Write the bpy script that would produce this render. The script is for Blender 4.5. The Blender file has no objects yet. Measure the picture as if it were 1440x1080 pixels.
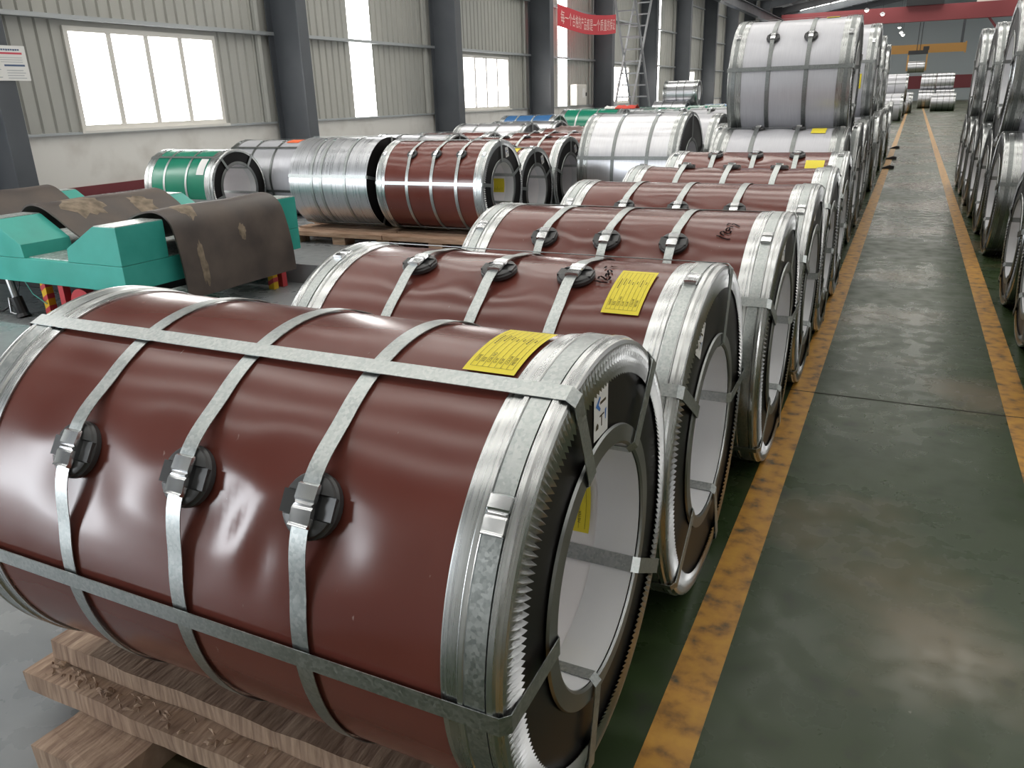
import bpy, bmesh, math, random
from mathutils import Vector, Matrix
random.seed(7)
sc = bpy.context.scene
C = sc.collection
rad = math.radians
sin, cos, pi = math.sin, math.cos, math.pi

# ------------------------------------------------------------------ camera, world, lights, exposure
CAM_Z = 1.388
yaw, pitch, roll = rad(26.377), rad(20.016), rad(-1.685)
F = Vector((-sin(yaw)*cos(pitch), cos(yaw)*cos(pitch), -sin(pitch)))
R0 = Vector((cos(yaw), sin(yaw), 0)); U0 = R0.cross(F)
RR = cos(roll)*R0 + sin(roll)*U0
UU = -sin(roll)*R0 + cos(roll)*U0
cd = bpy.data.cameras.new('camera'); cam = bpy.data.objects.new('camera', cd); C.objects.link(cam)
cd.sensor_fit = 'HORIZONTAL'; cd.sensor_width = 36.0; cd.lens = 1099.8/1440*36
cd.clip_start = 0.05; cd.clip_end = 400
m = Matrix((RR, UU, -F)).transposed().to_4x4(); m.translation = (0, 0, CAM_Z)
cam.matrix_world = m
sc.camera = cam

w = bpy.data.worlds.new('overcast_sky'); sc.world = w; w.use_nodes = True
bg = w.node_tree.nodes['Background']; bg.inputs[0].default_value = (0.92, 0.96, 1.0, 1); bg.inputs[1].default_value = 1.2

vs = sc.view_settings
vs.view_transform = 'Standard'; vs.look = 'None'; vs.exposure = 0.88; vs.gamma = 1.0; vs.use_curve_mapping = False
sc.cycles.use_denoising = True
sc.cycles.max_bounces = 9; sc.cycles.diffuse_bounces = 6; sc.cycles.glossy_bounces = 4
sc.cycles.sample_clamp_indirect = 6.0
sc.cycles.caustics_reflective = False; sc.cycles.caustics_refractive = False

PANE = 5.5          # daylight behind the frosted wall panes
ROOF = 3.9          # daylight through the fibreglass roof strips
def area(name, loc, rot, sx, sy, power, col=(0.9, 0.95, 1.0)):
    l = bpy.data.lights.new(name, 'AREA'); l.shape = 'RECTANGLE'; l.size = sx; l.size_y = sy
    l.energy = power; l.color = col
    o = bpy.data.objects.new(name, l); C.objects.link(o); o.location = loc; o.rotation_euler = rot
    return o
# daylight coming in through the open loading door in the back wall (behind the camera, on the left)
area('door_daylight', (-10.2, -6.4, 2.6), (rad(90), 0, 0), 3.9, 5.1, 430)

# ------------------------------------------------------------------ materials
MATS = {}
def mat(name, base, rough=0.5, metal=0.0, spec=0.5, coat=0.0, coat_rough=0.1):
    mt = bpy.data.materials.new(name); mt.use_nodes = True
    b = mt.node_tree.nodes['Principled BSDF']
    b.inputs['Base Color'].default_value = (*base, 1); b.inputs['Roughness'].default_value = rough
    b.inputs['Metallic'].default_value = metal; b.inputs['Specular IOR Level'].default_value = spec
    b.inputs['Coat Weight'].default_value = coat; b.inputs['Coat Roughness'].default_value = coat_rough
    MATS[name] = mt
    return mt
def nodes(mt):
    nt = mt.node_tree; return nt, nt.nodes, nt.links, nt.nodes['Principled BSDF']
def noise_col(mt, c1, c2, scale=8, stretch=(1, 1, 1), detail=6, lo=0.35, hi=0.65, rough=None, bump=0.0, kind='NOISE', coord='Object', rough_add=None):
    nt, N, L, b = nodes(mt)
    tc = N.new('ShaderNodeTexCoord'); mp = N.new('ShaderNodeMapping'); mp.inputs['Scale'].default_value = stretch
    L.new(tc.outputs[coord], mp.inputs[0])
    if kind == 'NOISE':
        t = N.new('ShaderNodeTexNoise'); t.inputs['Scale'].default_value = scale; t.inputs['Detail'].default_value = detail; out = t.outputs[0]
    else:
        t = N.new('ShaderNodeTexVoronoi'); t.inputs['Scale'].default_value = scale; out = t.outputs['Color']
    L.new(mp.outputs[0], t.inputs['Vector'])
    rp = N.new('ShaderNodeValToRGB'); rp.color_ramp.elements[0].position = lo; rp.color_ramp.elements[1].position = hi
    rp.color_ramp.elements[0].color = (*c1, 1); rp.color_ramp.elements[1].color = (*c2, 1)
    L.new(out, rp.inputs[0]); L.new(rp.outputs[0], b.inputs['Base Color'])
    if rough:
        mr = N.new('ShaderNodeMapRange'); mr.inputs['To Min'].default_value = rough[0]; mr.inputs['To Max'].default_value = rough[1]
        mr.inputs['From Min'].default_value = lo; mr.inputs['From Max'].default_value = hi
        L.new(out, mr.inputs[0]); L.new(mr.outputs[0], b.inputs['Roughness'])
    if bump:
        bp = N.new('ShaderNodeBump'); bp.inputs['Strength'].default_value = bump; bp.inputs['Distance'].default_value = 0.02
        L.new(out, bp.inputs['Height']); L.new(bp.outputs[0], b.inputs['Normal'])
    return mp, t, rp
def emit(name, col, s):
    mt = bpy.data.materials.new(name); mt.use_nodes = True
    b = mt.node_tree.nodes['Principled BSDF']; b.inputs['Base Color'].default_value = (0.8, 0.8, 0.8, 1)
    b.inputs['Emission Color'].default_value = (*col, 1); b.inputs['Emission Strength'].default_value = s
    MATS[name] = mt; return mt

brown = mat('brown_paint', (0.115, 0.030, 0.022), 0.22, 0, 0.5)
noise_col(brown, (0.132, 0.036, 0.027), (0.155, 0.044, 0.033), 3.0, rough=(0.18, 0.26))
# fine scratches and pale scuffs on the brown coating
def scuffs(mt, pale=(0.42, 0.30, 0.27)):
    nt, N, L, b = nodes(mt)
    tc = N.new('ShaderNodeTexCoord'); mp = N.new('ShaderNodeMapping'); mp.inputs['Scale'].default_value = (70, 26, 26)
    L.new(tc.outputs['Object'], mp.inputs[0])
    n = N.new('ShaderNodeTexNoise'); n.inputs['Scale'].default_value = 1.0; n.inputs['Detail'].default_value = 3
    L.new(mp.outputs[0], n.inputs['Vector'])
    r = N.new('ShaderNodeMapRange'); r.inputs['From Min'].default_value = 0.735; r.inputs['From Max'].default_value = 0.80; r.clamp = True
    L.new(n.outputs[0], r.inputs[0])
    mx = N.new('ShaderNodeMix'); mx.data_type = 'RGBA'
    src = b.inputs['Base Color'].links[0].from_socket
    L.new(r.outputs[0], mx.inputs[0]); L.new(src, mx.inputs[6]); mx.inputs[7].default_value = (*pale, 1)
    L.new(mx.outputs[2], b.inputs['Base Color'])
scuffs(brown)
green_p = mat('green_paint', (0.010, 0.19, 0.115), 0.22); blue_p = mat('blue_paint', (0.04, 0.13, 0.30), 0.25)
galv = mat('galvanised_strap', (0.62, 0.64, 0.64), 0.38, 1.0)
noise_col(galv, (0.34, 0.37, 0.37), (0.52, 0.54, 0.53), 190, kind='VORONOI', lo=0.0, hi=1.0, rough=(0.32, 0.46))
guard = mat('galvanised_edge_guard', (0.72, 0.73, 0.73), 0.27, 1.0)
noise_col(guard, (0.50, 0.515, 0.52), (0.62, 0.63, 0.625), 4, stretch=(45, 1, 1), detail=2, lo=0.3, hi=0.7, rough=(0.25, 0.31))
galv_dk = mat('dull_zinc_strap', (0.3, 0.3, 0.3), 0.4, 1.0)
noise_col(galv_dk, (0.17, 0.185, 0.185), (0.29, 0.30, 0.295), 190, kind='VORONOI', lo=0.0, hi=1.0, rough=(0.34, 0.48))
guard_z = mat('dull_zinc_guard', (0.4, 0.4, 0.4), 0.3, 1.0)
noise_col(guard_z, (0.36, 0.37, 0.37), (0.47, 0.48, 0.475), 4, stretch=(45, 1, 1), detail=2, lo=0.3, hi=0.7, rough=(0.24, 0.32))
STRAP = [galv]; GUARD = [guard]
guard_dk = mat('crimped_flange_steel', (0.52, 0.53, 0.54), 0.33, 1.0)
silver = mat('bare_zinc_sheet', (0.80, 0.80, 0.82), 0.3, 1.0)
noise_col(silver, (0.52, 0.52, 0.55), (0.60, 0.60, 0.62), 6, stretch=(40, 1, 1), detail=3, rough=(0.28, 0.36))
plain = mat('matt_zinc_sheet', (0.66, 0.67, 0.70), 0.34, 0.30)
noise_col(plain, (0.49, 0.49, 0.525), (0.54, 0.54, 0.57), 6, stretch=(40, 1, 1), detail=3, rough=(0.30, 0.38))
raw = mat('streaked_zinc_sheet', (0.7, 0.72, 0.74), 0.3, 0.9)
noise_col(raw, (0.54, 0.55, 0.58), (0.66, 0.67, 0.69), 1.6, stretch=(60, 1.2, 1.2), detail=4, rough=(0.26, 0.36))
black_face = mat('black_end_board', (0.007, 0.006, 0.006), 0.34, 0, 0.3); 
ringm = mat('bore_ring_steel', (0.30, 0.31, 0.31), 0.38, 1.0)  # dark mirrored hall put into the colour; sleeve metal is the bright copy
noise_col(ringm, (0.27, 0.28, 0.28), (0.36, 0.37, 0.36), 5, rough=(0.3, 0.45))
bore_in = mat('bore_liner', (0.93, 0.91, 0.925), 0.45, 0.0)
bore_gv = mat('bore_guard_zinc', (0.80, 0.81, 0.83), 0.33, 0.25)
buckle_m = mat('bright_buckle', (0.66, 0.67, 0.68), 0.2, 1.0)
rubber = mat('black_rubber_pad', (0.045, 0.046, 0.048), 0.36)
yellow_l = mat('yellow_label_paper', (0.80, 0.66, 0.03), 0.55)
white_l = mat('white_label_paper', (0.70, 0.69, 0.67), 0.5)
ink = mat('dark_ink', (0.05, 0.035, 0.01), 0.6); inkb = mat('blue_ink', (0.04, 0.16, 0.45), 0.6); inkr = mat('red_ink', (0.55, 0.07, 0.10), 0.6)
inkg = mat('grey_ink', (0.36, 0.38, 0.40), 0.7); navy = mat('navy_ink', (0.07, 0.11, 0.2), 0.6)
marker = mat('marker_pen', (0.008, 0.002, 0.002), 0.8, 0, 0.05)
wood = mat('rough_timber', (0.27, 0.16, 0.10), 0.85)
noise_col(wood, (0.22, 0.14, 0.10), (0.48, 0.345, 0.25), 6, stretch=(14, 2, 1.2), lo=0.3, hi=0.72, bump=0.25)
wood2 = mat('pallet_timber', (0.36, 0.22, 0.14), 0.85)
noise_col(wood2, (0.34, 0.20, 0.125), (0.52, 0.35, 0.25), 5, stretch=(1, 6, 6), bump=0.15)
teal = mat('teal_enamel', (0.035, 0.36, 0.30), 0.42)
noise_col(teal, (0.03, 0.33, 0.27), (0.05, 0.40, 0.335), 4, rough=(0.35, 0.5))
chequer = mat('chequer_plate', (0.55, 0.58, 0.56), 0.4, 0.8)
noise_col(chequer, (0.30, 0.36, 0.34), (0.75, 0.78, 0.76), 45, kind='VORONOI', lo=0.1, hi=0.9, bump=0.4)
belt = mat('worn_rubber_belt', (0.075, 0.058, 0.05), 0.62)
noise_col(belt, (0.055, 0.042, 0.037), (0.115, 0.088, 0.072), 3.5, lo=0.35, hi=0.75, rough=(0.5, 0.7))
belt_w = mat('belt_worn_patch', (0.20, 0.155, 0.10), 0.8)
noise_col(belt_w, (0.13, 0.10, 0.07), (0.27, 0.21, 0.15), 14)
redm = mat('red_enamel', (0.55, 0.06, 0.07), 0.4); yelm = mat('yellow_enamel', (0.75, 0.45, 0.02), 0.45)
blackm = mat('black_oily_steel', (0.02, 0.02, 0.022), 0.4); steel_r = mat('rod_steel', (0.45, 0.46, 0.47), 0.3, 1.0)
col_m = mat('slate_column_paint', (0.050, 0.060, 0.074), 0.45)
noise_col(col_m, (0.064, 0.070, 0.080), (0.080, 0.088, 0.099), 1.2, rough=(0.4, 0.5))
sheet = mat('grey_wall_sheet', (0.30, 0.30, 0.275), 0.5)
noise_col(sheet, (0.37, 0.37, 0.345), (0.43, 0.425, 0.39), 0.8, stretch=(1, 1, 0.4))
girt_m = mat('zinc_girt', (0.40, 0.42, 0.43), 0.45, 0.4)
post_m = mat('pale_wall_post', (0.46, 0.46, 0.43), 0.5)
plaster = mat('white_plaster', (0.68, 0.655, 0.62), 0.8)
noise_col(plaster, (0.58, 0.55, 0.51), (0.72, 0.70, 0.665), 1.6, lo=0.25, hi=0.5, bump=0.05)
skirt = mat('maroon_skirting', (0.16, 0.028, 0.035), 0.6)
frame_m = mat('white_window_frame', (0.66, 0.64, 0.60), 0.5)
end_m = mat('blue_grey_end_wall', (0.30, 0.335, 0.345), 0.6)
roof_m = mat('dark_roof_sheet', (0.16, 0.17, 0.175), 0.6)
craner = mat('red_crane_paint', (0.20, 0.040, 0.045), 0.5); craney = mat('orange_crane_paint', (0.60, 0.32, 0.09), 0.5)
banner_m = mat('red_banner_cloth', (0.55, 0.035, 0.05), 0.7); banner_t = mat('pale_banner_print', (0.85, 0.62, 0.58), 0.7)
white_e = mat('white_enamel', (0.62, 0.60, 0.55), 0.45); cloth_r = mat('red_cloth', (0.55, 0.06, 0.04), 0.8)
cable_m = mat('black_cable', (0.012, 0.012, 0.014), 0.5)
alu = mat('ladder_aluminium', (0.32, 0.33, 0.34), 0.4, 0.7)
pane_m = emit('frosted_pane_daylight', (1.0, 0.985, 0.96), PANE)
strip_m = emit('fibreglass_daylight', (1.0, 0.97, 0.905), ROOF)
lamp_m = emit('lamp_glow', (1, 0.97, 0.9), 6)

# floor: bare grey concrete on the left, worn green epoxy to the right
floor_m = mat('workshop_floor', (0.2, 0.2, 0.2), 0.35, 0, 0.32)
def build_floor_mat(mt):
    nt, N, L, b = nodes(mt)
    ge = N.new('ShaderNodeNewGeometry'); sx = N.new('ShaderNodeSeparateXYZ'); L.new(ge.outputs['Position'], sx.inputs[0])
    def noise(scale, det=6, st=(1, 1, 1)):
        mp = N.new('ShaderNodeMapping'); mp.inputs['Scale'].default_value = st; L.new(ge.outputs['Position'], mp.inputs[0])
        n = N.new('ShaderNodeTexNoise'); n.inputs['Scale'].default_value = scale; n.inputs['Detail'].default_value = det
        L.new(mp.outputs[0], n.inputs['Vector']); return n.outputs[0]
    def rng(s, a, bb, c, d):
        r = N.new('ShaderNodeMapRange'); r.inputs[1].default_value = a; r.inputs[2].default_value = bb; r.inputs[3].default_value = c; r.inputs[4].default_value = d
        L.new(s, r.inputs[0]); return r.outputs[0]
    def mix(f, a, bb):
        mx = N.new('ShaderNodeMix'); mx.data_type = 'RGBA'
        L.new(f, mx.inputs[0])
        for v, i in ((a, 6), (bb, 7)):
            if isinstance(v, tuple): mx.inputs[i].default_value = (*v, 1)
            else: L.new(v, mx.inputs[i])
        return mx.outputs[2]
    n1 = noise(1.3); n2 = noise(9, 8); n3 = noise(0.7, 5); n4 = noise(38, 4)
    conc = mix(rng(n1, 0.3, 0.7, 0, 1), (0.19, 0.205, 0.22), (0.27, 0.28, 0.285))
    grn = mix(rng(n1, 0.3, 0.7, 0, 1), (0.020, 0.036, 0.013), (0.038, 0.057, 0.023))
    worn = mix(rng(n3, 0.52, 0.62, 0, 1), grn, (0.125, 0.108, 0.066))
    dirt = mix(rng(n2, 0.60, 0.72, 0, 0.65), worn, (0.026, 0.028, 0.022))
    speck = mix(rng(n4, 0.72, 0.76, 0, 0.5), dirt, (0.22, 0.21, 0.17))
    edge = N.new('ShaderNodeMath'); edge.operation = 'ADD'; L.new(sx.outputs[0], edge.inputs[0])
    L.new(rng(n1, 0, 1, -0.15, 0.15), edge.inputs[1])
    isg = rng(edge.outputs[0], -1.62, -1.50, 0, 1)
    L.new(mix(isg, conc, speck), b.inputs['Base Color'])
    ra = N.new('ShaderNodeMath'); ra.operation = 'ADD'; L.new(rng(n3, 0.35, 0.62, 0.36, 0.20), ra.inputs[0]); L.new(rng(n2, 0.4, 0.7, -0.03, 0.12), ra.inputs[1])
    L.new(ra.outputs[0], b.inputs['Roughness'])
    bp = N.new('ShaderNodeBump'); bp.inputs['Strength'].default_value = 0.008; bp.inputs['Distance'].default_value = 0.02
    L.new(n2, bp.inputs['Height']); L.new(bp.outputs[0], b.inputs['Normal'])
build_floor_mat(floor_m)
line_m = mat('worn_yellow_floor_paint', (0.4, 0.22, 0.03), 0.4)
def build_line_mat(mt):
    nt, N, L, b = nodes(mt)
    ge = N.new('ShaderNodeNewGeometry')
    n = N.new('ShaderNodeTexNoise'); n.inputs['Scale'].default_value = 16; n.inputs['Detail'].default_value = 10; L.new(ge.outputs['Position'], n.inputs['Vector'])
    r = N.new('ShaderNodeValToRGB'); e = r.color_ramp.elements
    e[0].position = 0.30; e[0].color = (0.06, 0.05, 0.025, 1); e[1].position = 0.66; e[1].color = (0.50, 0.26, 0.035, 1)
    x = e.new(0.40); x.color = (0.27, 0.13, 0.025, 1); x = e.new(0.50); x.color = (0.42, 0.205, 0.03, 1)
    L.new(n.outputs[0], r.inputs[0]); L.new(r.outputs[0], b.inputs['Base Color']); b.inputs['Roughness'].default_value = 0.42
build_line_mat(line_m)

# ------------------------------------------------------------------ mesh helpers
def link(name, me, m, parent=None, loc=None):
    o = bpy.data.objects.new(name, me); C.objects.link(o)
    if m and not me.materials: me.materials.append(m)
    if parent: o.parent = parent
    if loc: o.location = loc
    return o
def mk(name, V, Fc, m, parent=None, smooth=False, loc=None, sharp=None):
    me = bpy.data.meshes.new(name); me.from_pydata([tuple(v) for v in V], [], Fc); me.update()
    if smooth:
        for p in me.polygons: p.use_smooth = True
        if sharp is not None:
            bm = bmesh.new(); bm.from_mesh(me)
            for e in bm.edges:
                if len(e.link_faces) == 2 and e.calc_face_angle(0) > sharp: e.smooth = False
            bm.to_mesh(me); bm.free()
    return link(name, me, m, parent, loc)
def thing(name, label, cat, loc=(0, 0, 0), group=None):
    o = bpy.data.objects.new(name, None); C.objects.link(o); o.location = loc; o.empty_display_size = 0.1
    o['label'] = label; o['category'] = cat
    if group: o['group'] = group
    return o
def tag(o, label, cat, group=None):
    o['label'] = label; o['category'] = cat
    if group: o['group'] = group
    return o
def struct(o): o['kind'] = 'structure'; return o
class MB:
    def __init__(s): s.V = []; s.F = []
    def box(s, x0, x1, y0, y1, z0, z1):
        n = len(s.V)
        s.V += [(x0, y0, z0), (x1, y0, z0), (x1, y1, z0), (x0, y1, z0), (x0, y0, z1), (x1, y0, z1), (x1, y1, z1), (x0, y1, z1)]
        s.F += [tuple(n+i for i in f) for f in ((0, 3, 2, 1), (4, 5, 6, 7), (0, 1, 5, 4), (1, 2, 6, 5), (2, 3, 7, 6), (3, 0, 4, 7))]
        return s
    def prism(s, poly, y0, y1, axis='y'):
        n = len(s.V); k = len(poly)
        for yy in (y0, y1):
            for a, b in poly:
                s.V.append((a, yy, b) if axis == 'y' else ((yy, a, b) if axis == 'x' else (a, b, yy)))
        s.F.append(tuple(n+i for i in range(k))); s.F.append(tuple(n+k+i for i in reversed(range(k))))
        for i in range(k):
            j = (i+1) % k; s.F.append((n+i, n+k+i, n+k+j, n+j))
        return s
    def tube(s, pts, r, n=8):
        pts = [Vector(p) for p in pts]; base = len(s.V)
        for i, p in enumerate(pts):
            d = (pts[min(i+1, len(pts)-1)] - pts[max(i-1, 0)]).normalized()
            a = d.cross(Vector((0, 0, 1)))
            if a.length < 1e-3: a = d.cross(Vector((1, 0, 0)))
            a.normalize(); b = d.cross(a)
            rr = r[i] if isinstance(r, (list, tuple)) else r
            for k in range(n): s.V.append(tuple(p + rr*(cos(2*pi*k/n)*a + sin(2*pi*k/n)*b)))
        for i in range(len(pts)-1):
            for k in range(n):
                k2 = (k+1) % n; s.F.append((base+i*n+k, base+i*n+k2, base+(i+1)*n+k2, base+(i+1)*n+k))
        s.F.append(tuple(base+k for k in reversed(range(n)))); s.F.append(tuple(base+(len(pts)-1)*n+k for k in range(n)))
        return s
    def bar(s, p, q, wd, ht, up=(0, 0, 1)):
        p = Vector(p); q = Vector(q); d = (q-p).normalized(); a = d.cross(Vector(up))
        if a.length < 1e-3: a = d.cross(Vector((1, 0, 0)))
        a.normalize(); b = a.cross(d); n = len(s.V)
        for c in (p, q):
            for u, v in ((-1, -1), (1, -1), (1, 1), (-1, 1)): s.V.append(tuple(c + a*u*wd/2 + b*v*ht/2))
        s.F += [tuple(n+i for i in f) for f in ((0, 3, 2, 1), (4, 5, 6, 7), (0, 1, 5, 4), (1, 2, 6, 5), (2, 3, 7, 6), (3, 0, 4, 7))]
        return s
    def build(s, name, m, parent=None, smooth=False, sharp=rad(35), bevel=0, loc=None):
        me = bpy.data.meshes.new(name); me.from_pydata(s.V, [], s.F); me.update()
        bm = bmesh.new(); bm.from_mesh(me); bmesh.ops.recalc_face_normals(bm, faces=bm.faces)
        if bevel: bmesh.ops.bevel(bm, geom=list(bm.edges), offset=bevel, segments=2, affect='EDGES', profile=0.6)
        for f in bm.faces: f.smooth = smooth
        if smooth:
            for e in bm.edges:
                if len(e.link_faces) == 2 and e.calc_face_angle(0) > sharp: e.smooth = False
        bm.to_mesh(me); bm.free()
        return link(name, me, m, parent, loc)

# coil space: axis along X through (0, 0, R); angle a in degrees from the top towards -Y
def cp(x, r, a, R): return (x, -r*sin(rad(a)), R + r*cos(rad(a)))
def lathe(name, prof, R, n, m, parent, closed=True, sharp=rad(30), wob=None):
    """surface of revolution of an (x, r) profile about the coil axis"""
    k = len(prof); V = []; Fc = []
    for i in range(n):
        a = 360.0*i/n
        for x, r in prof: V.append(cp(x, r + (wob(x, a) if wob else 0), a, R))
    for i in range(n):
        j = (i+1) % n
        for q in range(k if closed else k-1):
            q2 = (q+1) % k; Fc.append((i*k+q, i*k+q2, j*k+q2, j*k+q))
    return mk(name, V, Fc, m, parent, True, sharp=sharp)

def text_mesh(s, size, align='LEFT'):
    cu = bpy.data.curves.new('t', 'FONT'); cu.body = s; cu.size = size; cu.align_x = align; cu.resolution_u = 2
    o = bpy.data.objects.new('t', cu); C.objects.link(o)
    dg = bpy.context.evaluated_depsgraph_get(); dg.update()
    me = bpy.data.meshes.new_from_object(o.evaluated_get(dg))
    V = [tuple(v.co)[:2] for v in me.vertices]; Fc = [tuple(p.vertices) for p in me.polygons]
    bpy.data.objects.remove(o); bpy.data.curves.remove(cu); bpy.data.meshes.remove(me)
    return V, Fc
class Flat:
    """2-D print (u, v) gathered per ink and mapped by a function"""
    def __init__(s): s.V = []; s.F = []
    def rect(s, u0, u1, v0, v1, nu=1, nv=1):
        b = len(s.V)
        for j in range(nv+1):
            for i in range(nu+1): s.V.append((u0+(u1-u0)*i/nu, v0+(v1-v0)*j/nv))
        for j in range(nv):
            for i in range(nu):
                a = b+j*(nu+1)+i; s.F.append((a, a+1, a+nu+2, a+nu+1))
        return s
    def poly(s, pts):
        b = len(s.V); s.V += pts; s.F.append(tuple(range(b, b+len(pts)))); return s
    def stroke(s, pts, wd):
        b = len(s.V); P = [Vector(p) for p in pts]
        for i, p in enumerate(P):
            d = (P[min(i+1, len(P)-1)]-P[max(i-1, 0)]).normalized(); nn = Vector((-d.y, d.x))*wd/2
            s.V += [tuple(p-nn), tuple(p+nn)]
        for i in range(len(P)-1): a = b+2*i; s.F.append((a, a+2, a+3, a+1))
        return s
    def text(s, t, size, u, v, rot=0, align='LEFT'):
        V, Fc = text_mesh(t, size, align); b = len(s.V); c, q = cos(rot), sin(rot)
        s.V += [(u + x*c - y*q, v + x*q + y*c) for x, y in V]; s.F += [tuple(b+i for i in f) for f in Fc]; return s
    def build(s, name, m, fn, parent): return mk(name, [fn(u, v) for u, v in s.V], s.F, m, parent)

# ------------------------------------------------------------------ coil builder
def smooth01(t): t = max(0.0, min(1.0, t)); return t*t*(3-2*t)
WRAPS = {'brown': brown, 'green': green_p, 'blue': blue_p, 'silver': silver, 'plain': plain, 'raw': raw}
def band_path(L, R, rb, ang, wd, th, off):
    """lengthwise strap loop: outside, both faces, through the bore"""
    ro = R+off; ri = rb-0.004; xo = L/2+off
    path = [(-L/2*0.5, ro), (0, ro), (L/2*0.5, ro), (xo-0.012, ro), (xo, ro-0.012), (xo, (ro+ri)/2), (xo, ri+0.012), (xo-0.012, ri), (0, ri), (-xo+0.012, ri), (-xo, ri+0.012), (-xo, (ro+ri)/2), (-xo, ro-0.012), (-xo+0.012, ro)]
    return path
def eye_strap(L, R, rb, ang, parent, wd=0.032, off=0.009):
    path = band_path(L, R, rb, ang, wd, 0, off); n = len(path); V = []; Fc = []
    ca, sa = cos(rad(ang)), sin(rad(ang)); T = Vector((0, -ca, -sa)); Nn = Vector((0, -sa, ca))
    for i, (x, r) in enumerate(path):
        x0, r0 = path[i-1]; x1, r1 = path[(i+1) % n]; d = Vector((x1-x0, r1-r0)).normalized(); nx, nr = -d.y, d.x
        for s_, t_ in ((-1, 0), (1, 0), (1, 1), (-1, 1)):
            px = x + nx*0.0016*t_; pr = r + nr*0.0016*t_
            v = Vector((px, 0, R)) + Nn*pr + T*(s_*wd/2); V.append(tuple(v))
    for i in range(n):
        j = (i+1) % n
        for k in range(4):
            k2 = (k+1) % 4; Fc.append((4*i+k, 4*i+k2, 4*j+k2, 4*j+k))
    o = mk('lengthwise_strap', V, Fc, STRAP[0], parent)
    return o
def pad_mesh(R, x, a, parent, s=1.0):
    """round rubber pad with a cross channel under a strap buckle"""
    V = []; Fc = []
    def P(u, v, h): return cp(x+u, R+h, a + math.degrees(v/R), R)      # v runs down the coil
    rp = 0.053*s; n = 28
    def disc(rr, h0, h1, poly_test=None): pass
    # base dish
    rings = [(rp, -0.004), (rp, 0.006), (rp*0.93, 0.009), (0.0, 0.009)]
    b = len(V)
    for r_, h in rings[:-1]:
        for i in range(n): V.append(P(r_*cos(2*pi*i/n), r_*sin(2*pi*i/n), h))
    V.append(P(0, 0, 0.009)); c = len(V)-1
    for q in range(2):
        for i in range(n):
            j = (i+1) % n; Fc.append((b+q*n+i, b+q*n+j, b+(q+1)*n+j, b+(q+1)*n+i))
    for i in range(n): Fc.append((b+2*n+i, b+2*n+(i+1) % n, c))
    # raised lobes above and below the channel
    for sg in (-1, 1):
        ch = 0.019*s; t0 = math.asin(ch/(rp*0.95)); pts = []
        for i in range(13):
            t = t0 + (pi-2*t0)*i/12; pts.append((rp*0.95*cos(t), sg*rp*0.95*sin(t)))
        b = len(V)
        for h, k in ((0.006, 1.0), (0.013, 0.93), (0.0155, 0.78)):
            for u, v in pts: V.append(P(u*k, (v-sg*ch)*k + sg*ch, h))
        k = len(pts)
        for q in range(2):
            for i in range(k):
                j = (i+1) % k; Fc.append((b+q*k+i, b+q*k+j, b+(q+1)*k+j, b+(q+1)*k+i))
        Fc.append(tuple(b+2*k+i for i in range(k)))
    # side flaps
    for sg in (-1, 1):
        b = len(V)
        for u, h in ((0.020*s, 0.004), (rp*0.93, 0.004)):
            for v in (-0.0175*s, 0.0175*s):
                V.append(P(sg*u, v, h)); V.append(P(sg*u, v, 0.010 if u < 0.03*s else 0.0145))
        Fc += [(b, b+1, b+3, b+2), (b+4, b+6, b+7, b+5), (b+1, b+5, b+7, b+3), (b, b+4, b+5, b+1), (b+2, b+3, b+7, b+6)]
    o = mk('strap_pad', V, Fc, rubber, parent, True, sharp=rad(32))
    bm = bmesh.new(); bm.from_mesh(o.data); bmesh.ops.recalc_face_normals(bm, faces=bm.faces); bm.to_mesh(o.data); bm.free()
    return o
def buckle(R, x, a, h, parent, wd=0.040, ln=0.062):
    """crimped seal: two pressed halves, notched at the middle, with a lipped lower end"""
    def P(u, v, hh): return cp(x+u, R+hh, a + math.degrees(v/R), R)
    rows = [(-0.5, 0.92, 0.001), (-0.44, 1.0, 0.006), (-0.12, 1.0, 0.0072), (-0.06, 0.96, 0.004), (0.0, 0.80, 0.0065), (0.05, 1.0, 0.005), (0.12, 1.0, 0.0078), (0.42, 1.0, 0.0068), (0.5, 0.96, 0.0105), (0.53, 0.9, 0.004)]
    V = []; Fc = []; k = 6
    for v, ws, hh in rows:
        for u, hk in ((-0.5, 0.0), (-0.47, 0.9), (-0.2, 1.06), (0.2, 1.0), (0.47, 0.9), (0.5, 0.0)):
            V.append(P(u*wd*ws, v*ln, h + (hh*hk if hk else -0.001)))
    for i in range(len(rows)-1):
        for q in range(k-1): Fc.append((i*k+q, i*k+q+1, (i+1)*k+q+1, (i+1)*k+q))
    Fc.append(tuple(range(k-1, -1, -1))); Fc.append(tuple((len(rows)-1)*k+q for q in range(k)))
    return mk('strap_buckle', V, Fc, buckle_m, parent, True, sharp=rad(40))
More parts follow.
